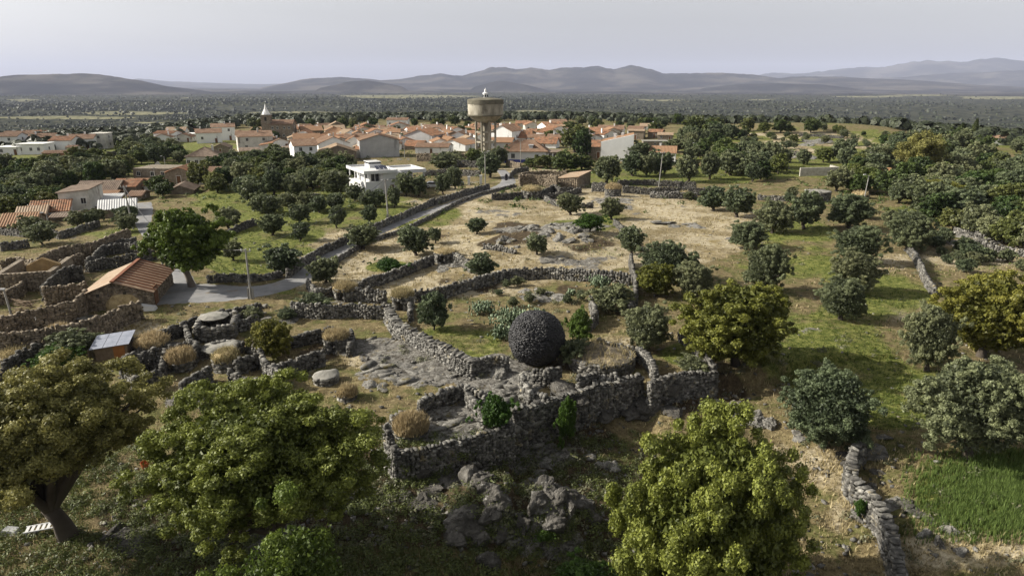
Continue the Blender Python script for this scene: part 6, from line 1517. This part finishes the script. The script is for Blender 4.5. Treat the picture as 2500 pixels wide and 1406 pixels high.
def inpoly(u, v, poly):
    c = False; j = len(poly)-1
    for i in range(len(poly)):
        if (poly[i][1] > v) != (poly[j][1] > v) and u < (poly[j][0]-poly[i][0])*(v-poly[i][1])/(poly[j][1]-poly[i][1])+poly[i][0]: c = not c
        j = i
    return c
KEEP = [(1960,362,200,20), (2000,430,64,26), (2170,440,30,24), (2444,368,36,24), (2358,372,34,16), (345,520,24,50), (2008,488,34,14), (2109,480,30,14), (2000,418,60,16), (2170,432,24,12), (1850,478,70,7)]
def zone(poly, n, kinds, size, mind=.62, grp=None, seed=0, asp=.95):
    r = random.Random(seed); us = [p[0] for p in poly]; vs = [p[1] for p in poly]; k = 0; tries = 0
    while k < n and tries < n*40:
        tries += 1; u = r.uniform(min(us), max(us)); v = r.uniform(min(vs), max(vs))
        if not inpoly(u, v, poly): continue
        if any(abs(u-a) < c and abs(v-10-b) < d for a, b, c, d in KEEP): continue
        g = G(u, v); s = r.uniform(*size)
        if any(math.hypot(g.x-hx, g.y-hy) < hr+s*.35 for hx, hy, hr in HOUSES): continue
        if any(math.hypot(g.x-t_[0], g.y-t_[1]) < (t_[2]+s/2)*mind for t_ in TREES): continue
        kk = mpp(g); wpx = s/kk; T(r.choice(kinds), u, v-wpx*asp*r.uniform(.85, 1.1), v, wpx, None, grp); k += 1
    return k
zone([(-60,408),(0,408),(110,408),(262,398),(330,366),(420,360),(450,374),(450,400),(318,405),(300,445),(230,455),(160,470),(60,505),(0,520)], 110, ['olive', 'mixed', 'dark', 'olive'], (3.5, 6.5), .6, None, 1)
zone([(0,520),(60,505),(160,480),(150,500),(60,520),(0,535)], 8, ['mixed', 'dark'], (3.5, 5), .6, None, 2)
zone([(560,400),(720,398),(850,420),(850,452),(780,470),(640,480),(560,470),(440,480),(360,520),(345,500),(380,470),(450,462)], 60, ['dark', 'mixed', 'olive', 'dark'], (4, 6.5), .55, None, 3)
zone([(180,540),(330,535),(330,572),(180,560)], 6, ['bush', 'olive'], (2.5, 4), .6, None, 4)
zone([(60,575),(120,560),(130,600),(70,610)], 3, ['bush', 'olive'], (3, 4), .6, None, 5)
zone([(1660,345),(1720,330),(1850,328),(1760,365),(1850,380),(1960,385),(2150,350),(2290,352),(2500,368),(2560,380),(2560,640),(2420,590),(2280,560),(2240,505),(2150,490),(2000,460),(1950,450),(1860,455),(1780,430),(1700,405)], 190, ['olive', 'olive', 'olive', 'dark', 'mixed'], (4.2, 7.5), .55, None, 6)
zone([(1640,480),(1760,500),(1780,530),(1700,500)], 3, ['bush'], (2, 3), .6, None, 7)
zone([(560,330),(700,345),(1100,345),(1220,340),(1350,350),(1350,330),(700,322)], 26, ['dark', 'mixed'], (3, 5), .5, None, 8)
zone([(1180,400),(1240,402),(1240,425),(1190,425)], 2, ['mixed'], (3, 4), .5, None, 9)
zone([(1040,395),(1180,390),(1180,412),(1050,415)], 4, ['olive', 'bush'], (2.5, 4), .5, None, 10)
KEEP_ = list(KEEP); KEEP.clear(); zone([(1740,318),(1900,312),(2060,316),(2200,340),(2160,362),(2000,356),(1850,372),(1740,362)], 46, ['bush', 'bush', 'dark', 'olive'], (1.8, 3.8), .8, None, 21)
zone([(380,322),(700,308),(1150,302),(1240,303),(1500,305),(1740,302),(1740,312),(1500,318),(1240,312),(700,318),(380,332)], 44, ['dark', 'mixed', 'olive'], (4, 6.5), .6, None, 22); KEEP.extend(KEEP_)
zone([(2260,580),(2500,640),(2500,680),(2300,660)], 14, ['bush'], (1.5, 3), .5, None, 11)
zone([(1100,690),(1420,690),(1420,760),(1130,780)], 8, ['bush'], (.8, 1.6), .8, None, 12)
zone([(1750,450),(1850,470),(2250,520),(2260,600),(2150,560),(2030,520),(1850,500)], 10, ['bush'], (2, 3), .6, None, 13)

# labels for the trees that got none: nearest landmark, side and rank
LM = [('the white modern villa', 945, 450), ('the concrete water tower', 1185, 385), ('the church tower', 652, 335), ('the red-roofed barn', 300, 700), ('the roofless stone ruin', 365, 435),
 ('the stone shed with slanting roof', 1400, 455), ('the blue-skirted white house', 1290, 395), ('the bare white wall', 1505, 390), ('the two cypresses', 2358, 330), ('the flat-roofed stone hut', 2008, 485),
 ('the long ruined grey wall', 2000, 425), ('the tall brownish tree', 2242, 400), ('the yellow-leaved oak', 2292, 480), ('the orange canopy', 2170, 435), ('the weathered white facade', 186, 500), ('the cubic white ruin', 243, 360),
 ('the three-windowed white house', 76, 375), ('the broken-roofed old house', 495, 405), ('the villa road pole', 949, 530), ('the striped-roof cottage', 1617, 390), ('the white cottage at the right', 2444, 352),
 ('the big leaning tree', 462, 640), ('the far right hillside', 1950, 330), ('the black ball', 1310, 860), ('the orchard corner by the plaza', 690, 650), ('the long hillside wall', 1300, 665), ('the right golden oak', 2395, 800), ('the hipped brown roof', 2437, 405)]
DESC = {'olive': 'grey-green olive tree', 'olive_near': 'grey-green olive tree', 'bush': 'low grey bush', 'dark': 'dark rounded tree', 'mixed': 'fresh green tree', 'green': 'bright green shrub', 'yellow': 'golden oak'}
ORD = ['nearest', 'second nearest', 'third nearest', 'fourth nearest', 'fifth nearest', 'sixth nearest', 'seventh nearest', 'eighth nearest', 'ninth nearest', 'tenth nearest'] + ['%dth nearest' % i for i in range(11, 60)]
GR = {}
for t_ in TREES:
    o = t_[6]
    if 'label' in o.keys(): continue
    nm, lu, lv = min(LM, key=lambda q: abs(q[1]-t_[3])+2.2*abs(q[2]-t_[4])); dx = t_[3]-lu; dy = t_[4]-lv
    side = ('right of' if dx > 0 else 'left of') if abs(dx) > 2.0*abs(dy) else ('in front of' if dy > 0 else 'behind')
    GR.setdefault((t_[5].replace('_near', ''), side, nm), []).append((math.hypot(dx, dy), o))
for (kd, side, nm), L in GR.items():
    L.sort(key=lambda q: q[0])
    for i, (d_, o) in enumerate(L):
        o['label'] = '%s %s %s, %s to it' % (DESC[kd], side, nm, ORD[i]) if len(L) > 1 else '%s %s %s' % (DESC[kd], side, nm)
        if 'group' not in o.keys(): o['group'] = {'olive': 'olive trees', 'bush': 'grey bushes', 'dark': 'dark round trees', 'mixed': 'fresh green trees'}.get(kd, 'trees')

# ------------------------------------------------------------------ prickly pears
def cactus(u, v, wpx, hpx, n, label):
    n = int(n*1.8); g = G(u, v); k = mpp(g); o = empty('prickly_pear', g); tag(o, label, 'cactus', 'prickly pear clumps'); rng = np.random.default_rng(int(u)); rx = wpx*k/2; hh = hpx*k
    P = np.stack([rng.normal(0, .42, n)*rx, rng.normal(0, .3, n)*rx+rx*.3, rng.uniform(.1, 1, n)**.8*hh*np.exp(-rng.uniform(0, .4, n))], -1)
    A = rng.normal(0, .35, (n, 3)); A[:, 2] = 1; A /= np.linalg.norm(A, axis=1)[:, None]; B = np.cross(A, rng.normal(0, 1, (n, 3))); B /= np.linalg.norm(B, axis=1)[:, None]; N_ = np.cross(A, B)
    s = rng.uniform(.12, .22, n)[:, None]; ring = [(math.cos(t)*.62, math.sin(t)+.0) for t in np.linspace(0, 2*math.pi, 9)[:-1]]
    V = []; 
    for sg in (-1, 1): V += [P+B*s*c*(1)+A*s*q+N_*s*.12*sg for c, q in ring]
    V = np.stack(V, 1); f = []
    for i in range(8): j = (i+1) % 8; f.append((i, j, 8+j, 8+i))
    f += [(3, 2, 1, 0), (7, 4, 3, 0), (7, 6, 5, 4), (8, 9, 10, 11), (8, 11, 12, 15), (12, 13, 14, 15)]
    Fc = (np.array(f)[None]+(np.arange(n)*16)[:, None, None]).reshape(-1, 4)
    tag(obj('pads', mesh_np('pads', V.reshape(-1, 3), Fc, FO['cactus'], np.repeat(rng.uniform(0, 1, n), len(f))), o), kind='stuff')
cactus(1255, 805, 110, 50, 330, 'wide prickly pear thicket left of and above the black ball')
cactus(1180, 770, 70, 34, 150, 'prickly pear clump left of the wide thicket')
cactus(1225, 832, 50, 40, 120, 'prickly pear column touching the left shoulder of the ball')
cactus(1310, 790, 70, 34, 130, 'prickly pear clump behind the top of the black ball')
cactus(1465, 705, 60, 30, 140, 'prickly pear clump under the right end of the long hillside wall')
cactus(1395, 722, 24, 18, 30, 'small prickly pear on the slope left of the grey bush')
cactus(350, 388, 60, 22, 90, 'prickly pear thicket behind the roofless stone ruin')
cactus(545, 800-330, 40, 20, 0+60, 'prickly pear patch under the dark trees right of the lane')
cactus(2490, 592, 40, 16, 60, 'prickly pear at the right edge of the scrubby slope')
cactus(1300, 398, 60, 16, 60, 'prickly pear hedge under the blue-skirted house')

# ------------------------------------------------------------------ grass, scrub and litter as stuff
def scatter(n, seed, umin=-60, umax=2560, vmin=470, vmax=1440):
    rng = np.random.default_rng(seed); u = rng.uniform(umin, umax, n); v = rng.uniform(vmin, vmax, n)
    dx, dy, dz = (u-CU)/F, CP-(v-CV)/F*SP, -SP-(v-CV)/F*CP
    t = -(CAMZ)/dz; x = dx*t; y = dy*t
    for _ in range(6):
        z = H(x, y); t = (z-CAMZ)/dz; x = .4*x+.6*dx*t; y = .4*y+.6*dy*t
    z = H(x, y); return x, y, z, rng
def clear(x, y): 
    ok = roaddist(x, y) > .15
    return ok
x, y, z, rng = scatter(70000, 11); c = cover(x, y, z); ok = clear(x, y) & (c['rock'] < .45)
gsel = ok & (rng.random(len(x)) < c['green']*.9); dsel = ok & ~gsel & (c['green'] < .5) & (rng.random(len(x)) < (.25+.6*c['straw'])*(1-c['soil']*.85))
r_ = np.hypot(x, y)
for sel, nm, mt, hb in ((gsel, 'green_grass', 'greeng', .26), (dsel, 'dry_grass', 'dryg', .24)):
    hh = hb*rng.uniform(.5, 1.5, sel.sum())*(1+.5*(fbm(x[sel], y[sel], 4, 3, 61)))
    tag(obj(nm, tufts(nm, x[sel], y[sel], z[sel], hh, .035+.0011*r_[sel], FO[mt], 3, 8)), 'short '+nm.replace('_', ' ')+' scattered over the fields and slopes', 'grass', kind='stuff')
# tall green crop lower right
x, y, z, rng = scatter(16000, 12, 2200, 2560, 1100, 1330); ue, ve = project(x, y, z)
q = ((ue-2430)/200)**2+((ve-1210)/110)**2; s_ = rng.random(len(x)) < np.exp(-np.maximum(q-.1, 0)*2.0)*(.45+.9*vnoise(x*.7, y*.7, 6)); 
tag(obj('tall_grass', tufts('tall_grass', x[s_], y[s_], z[s_], rng.uniform(.25, .65, s_.sum()), np.full(s_.sum(), .045), FO['lush'], 5, 9, (.05, .4))), 'tall lush green grass in the lower right field', 'grass', kind='stuff')
# low scrub tussocks
def clumps(name, X, Y, Z, S, mat, label, seed, nl=26, kind='stuff', lf=.26):
    rng = np.random.default_rng(seed); n = len(X); N = n*nl
    nn = rng.normal(0, 1, (N, 3)); nn[:, 2] = np.abs(nn[:, 2]); nn /= np.linalg.norm(nn, axis=1)[:, None]; S_ = np.repeat(S, nl)
    P = np.stack([np.repeat(X, nl), np.repeat(Y, nl), np.repeat(Z, nl)], -1)+nn*(S_*rng.uniform(.5, 1, N))[:, None]*np.array([1, 1, .8])
    a = np.cross(nn+rng.normal(0, .4, (N, 3)), rng.normal(0, 1, (N, 3))); a /= np.linalg.norm(a, axis=1)[:, None]; b = np.cross(nn, a); s = (S_*lf*rng.uniform(.6, 1.2, N))[:, None]
    return tag(obj(name, mesh_np(name, np.stack([P-a*s, P-b*s*.6, P+a*s, P+b*s*.6], 1).reshape(-1, 3), np.arange(N*4).reshape(-1, 4), mat, np.clip(rng.uniform(0, .6, N)+np.repeat(rng.uniform(0, .4, n), nl), 0, 1))), label, 'undergrowth', kind=kind)
x, y, z, rng = scatter(9000, 13); c = cover(x, y, z); ue, ve = project(x, y, z)
w_ = .09+.5*c['soil']+.3*c['rock']+.25*c['green']; w_ += .8*np.exp(-(((ue-1290)/170)**2+((ve-730)/50)**2))+.6*np.exp(-(((ue-2400)/150)**2+((ve-620)/60)**2))+1.2*np.exp(-(((ue-1300)/400)**2+((ve-1200)/120)**2))
w_ *= (fbm(x, y, 7, 3, 62) > -.1); s_ = clear(x, y) & (rng.random(len(x)) < w_*.42)
clumps('scrub', x[s_], y[s_], z[s_], rng.uniform(.18, .5, s_.sum())*(1+np.hypot(x[s_], y[s_])/200), FO['scrub'], 'low grey-green scrub tussocks on the rocky slopes', 14, 40, lf=.2)
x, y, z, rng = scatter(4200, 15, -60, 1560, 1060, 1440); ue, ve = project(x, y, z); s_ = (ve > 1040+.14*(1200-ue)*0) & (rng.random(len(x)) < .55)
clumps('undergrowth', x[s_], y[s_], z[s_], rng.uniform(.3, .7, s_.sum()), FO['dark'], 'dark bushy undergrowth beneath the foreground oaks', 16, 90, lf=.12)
x, y, z, rng = scatter(5000, 17, -60, 2560, 330, 520); c = cover(x, y, z); s_ = clear(x, y) & (rng.random(len(x)) < .45) & (fbm(x, y, 20, 3, 65) > -.2)
hs_ = np.ones(len(x), bool)
for hx, hy, hr in HOUSES: hs_ &= np.hypot(x-hx, y-hy) > hr
s_ &= hs_
clumps('hedge_growth', x[s_], y[s_], z[s_], rng.uniform(.5, 1.3, s_.sum()), FO['mixed'], 'bushy growth between the distant orchards and walls', 18, 20)
# loose stones
x, y, z, rng = scatter(26000, 19, -60, 2560, 520, 1440); c = cover(x, y, z); s_ = clear(x, y) & (rng.random(len(x)) < (.06+.5*c['rock']+.16*c['soil'])); n = s_.sum(); ss = rng.uniform(.07, .24, n)**1.0
tag(obj('loose_stones', stones_mesh('loose_stones', np.stack([x[s_], y[s_], z[s_]+.03], -1), np.stack([ss*1.5, ss, ss*.8], -1), rng.uniform(0, 3, n), M['stone'], 21, .22)), 'loose stones and rubble strewn over the yards and slopes', 'stones', kind='stuff')
# bedrock ribs: flat tilted slabs lying along the strata
x, y, z, rng = scatter(9000, 23, -60, 2560, 540, 1440); c = cover(x, y, z); s_ = clear(x, y) & (rng.random(len(x)) < .75*sst(.3, .9, c['rock'])*sst(-.1, .25, fbm(x, y, 3, 3, 67))); n = s_.sum(); ss = rng.uniform(.25, .8, n)
tag(obj('bedrock_ribs', stones_mesh('bedrock_ribs', np.stack([x[s_], y[s_], z[s_]+.02], -1), np.stack([ss*2.2, ss*.9, ss*.55], -1), rng.normal(.5, .25, n), M['rock'], 24, .25)), 'slanting ribs of grey bedrock breaking through the thin soil', 'rocks', kind='stuff')
# dark leafy edge of the plateau and woods of the plain
def wood(n, rmin, rmax, seed, size, thr, name, label, nl, lf=.42):
    rng = np.random.default_rng(seed); r = np.exp(rng.uniform(np.log(rmin), np.log(rmax), n)); a = np.radians(rng.uniform(-43, 43, n)); x = r*np.sin(a); y = r*np.cos(a); z = H(x, y)
    pc = pcover(x, y, z); k = rng.random(n) < (thr+.85*pc['wood'])*(1-.93*pc['field'])
    
    if rmin < 400:   # only beyond the crest of the village plateau
        re_ = np.interp(np.degrees(np.arctan2(x, y)), [-45, -37, -29, -26, -21, 5, 15, 27, 31, 39, 46], [290, 318, 330, 375, 470, 470, 430, 405, 330, 305, 290]); k &= np.hypot(x, y) > re_
    x, y, z = x[k], y[k], z[k]; n = len(x); S = rng.uniform(*size, n)
    N = n*nl; nn = rng.normal(0, 1, (N, 3)); nn[:, 2] = np.abs(nn[:, 2])*.9; nn /= np.linalg.norm(nn, axis=1)[:, None]; S_ = np.repeat(S, nl)
    P = np.stack([np.repeat(x, nl), np.repeat(y, nl), np.repeat(z, nl)+S_*.25], -1)+nn*(S_*.45)[:, None]
    a_ = np.cross(nn, rng.normal(0, 1, (N, 3))); a_ /= np.linalg.norm(a_, axis=1)[:, None]; b = np.cross(nn, a_); s = (S_*lf)[:, None]
    if rmin < 400:
        pass
    tag(obj(name, mesh_np(name, np.stack([P-a_*s, P-b*s, P+a_*s, P+b*s], 1).reshape(-1, 3), np.arange(N*4).reshape(-1, 4), FO['far'], np.clip(rng.uniform(0, 1, N), 0, 1))), label, 'woodland', kind='stuff')
wood(9000, 330, 900, 30, (4, 8), .75, 'hillside_wood', 'dark wood on the slope falling away right behind the village', 22, .22)
wood(36000, 880, 2600, 31, (4, 7), .16, 'near_woodland', 'dark scattered woodland on the plain just behind the village', 8, .36)
wood(26000, 2400, 7000, 32, (7, 13), .1, 'far_woodland', 'bands of far woodland across the wide plain', 5)

# ------------------------------------------------------------------ haze
hm = bpy.data.materials.new('haze'); hm.use_nodes = True; t = hm.node_tree; t.nodes.clear(); oo = t.nodes.new('ShaderNodeOutputMaterial'); pv = t.nodes.new('ShaderNodeVolumePrincipled')
pv.inputs['Color'].default_value = (.68, .74, .98, 1); pv.inputs['Density'].default_value = 3.4e-5; t.links.new(pv.outputs[0], oo.inputs['Volume'])
m = MB(); m.box(-48000, 48000, -3000, 44000, -400, 1200); tag(m.obj('haze', hm), kind='stuff')
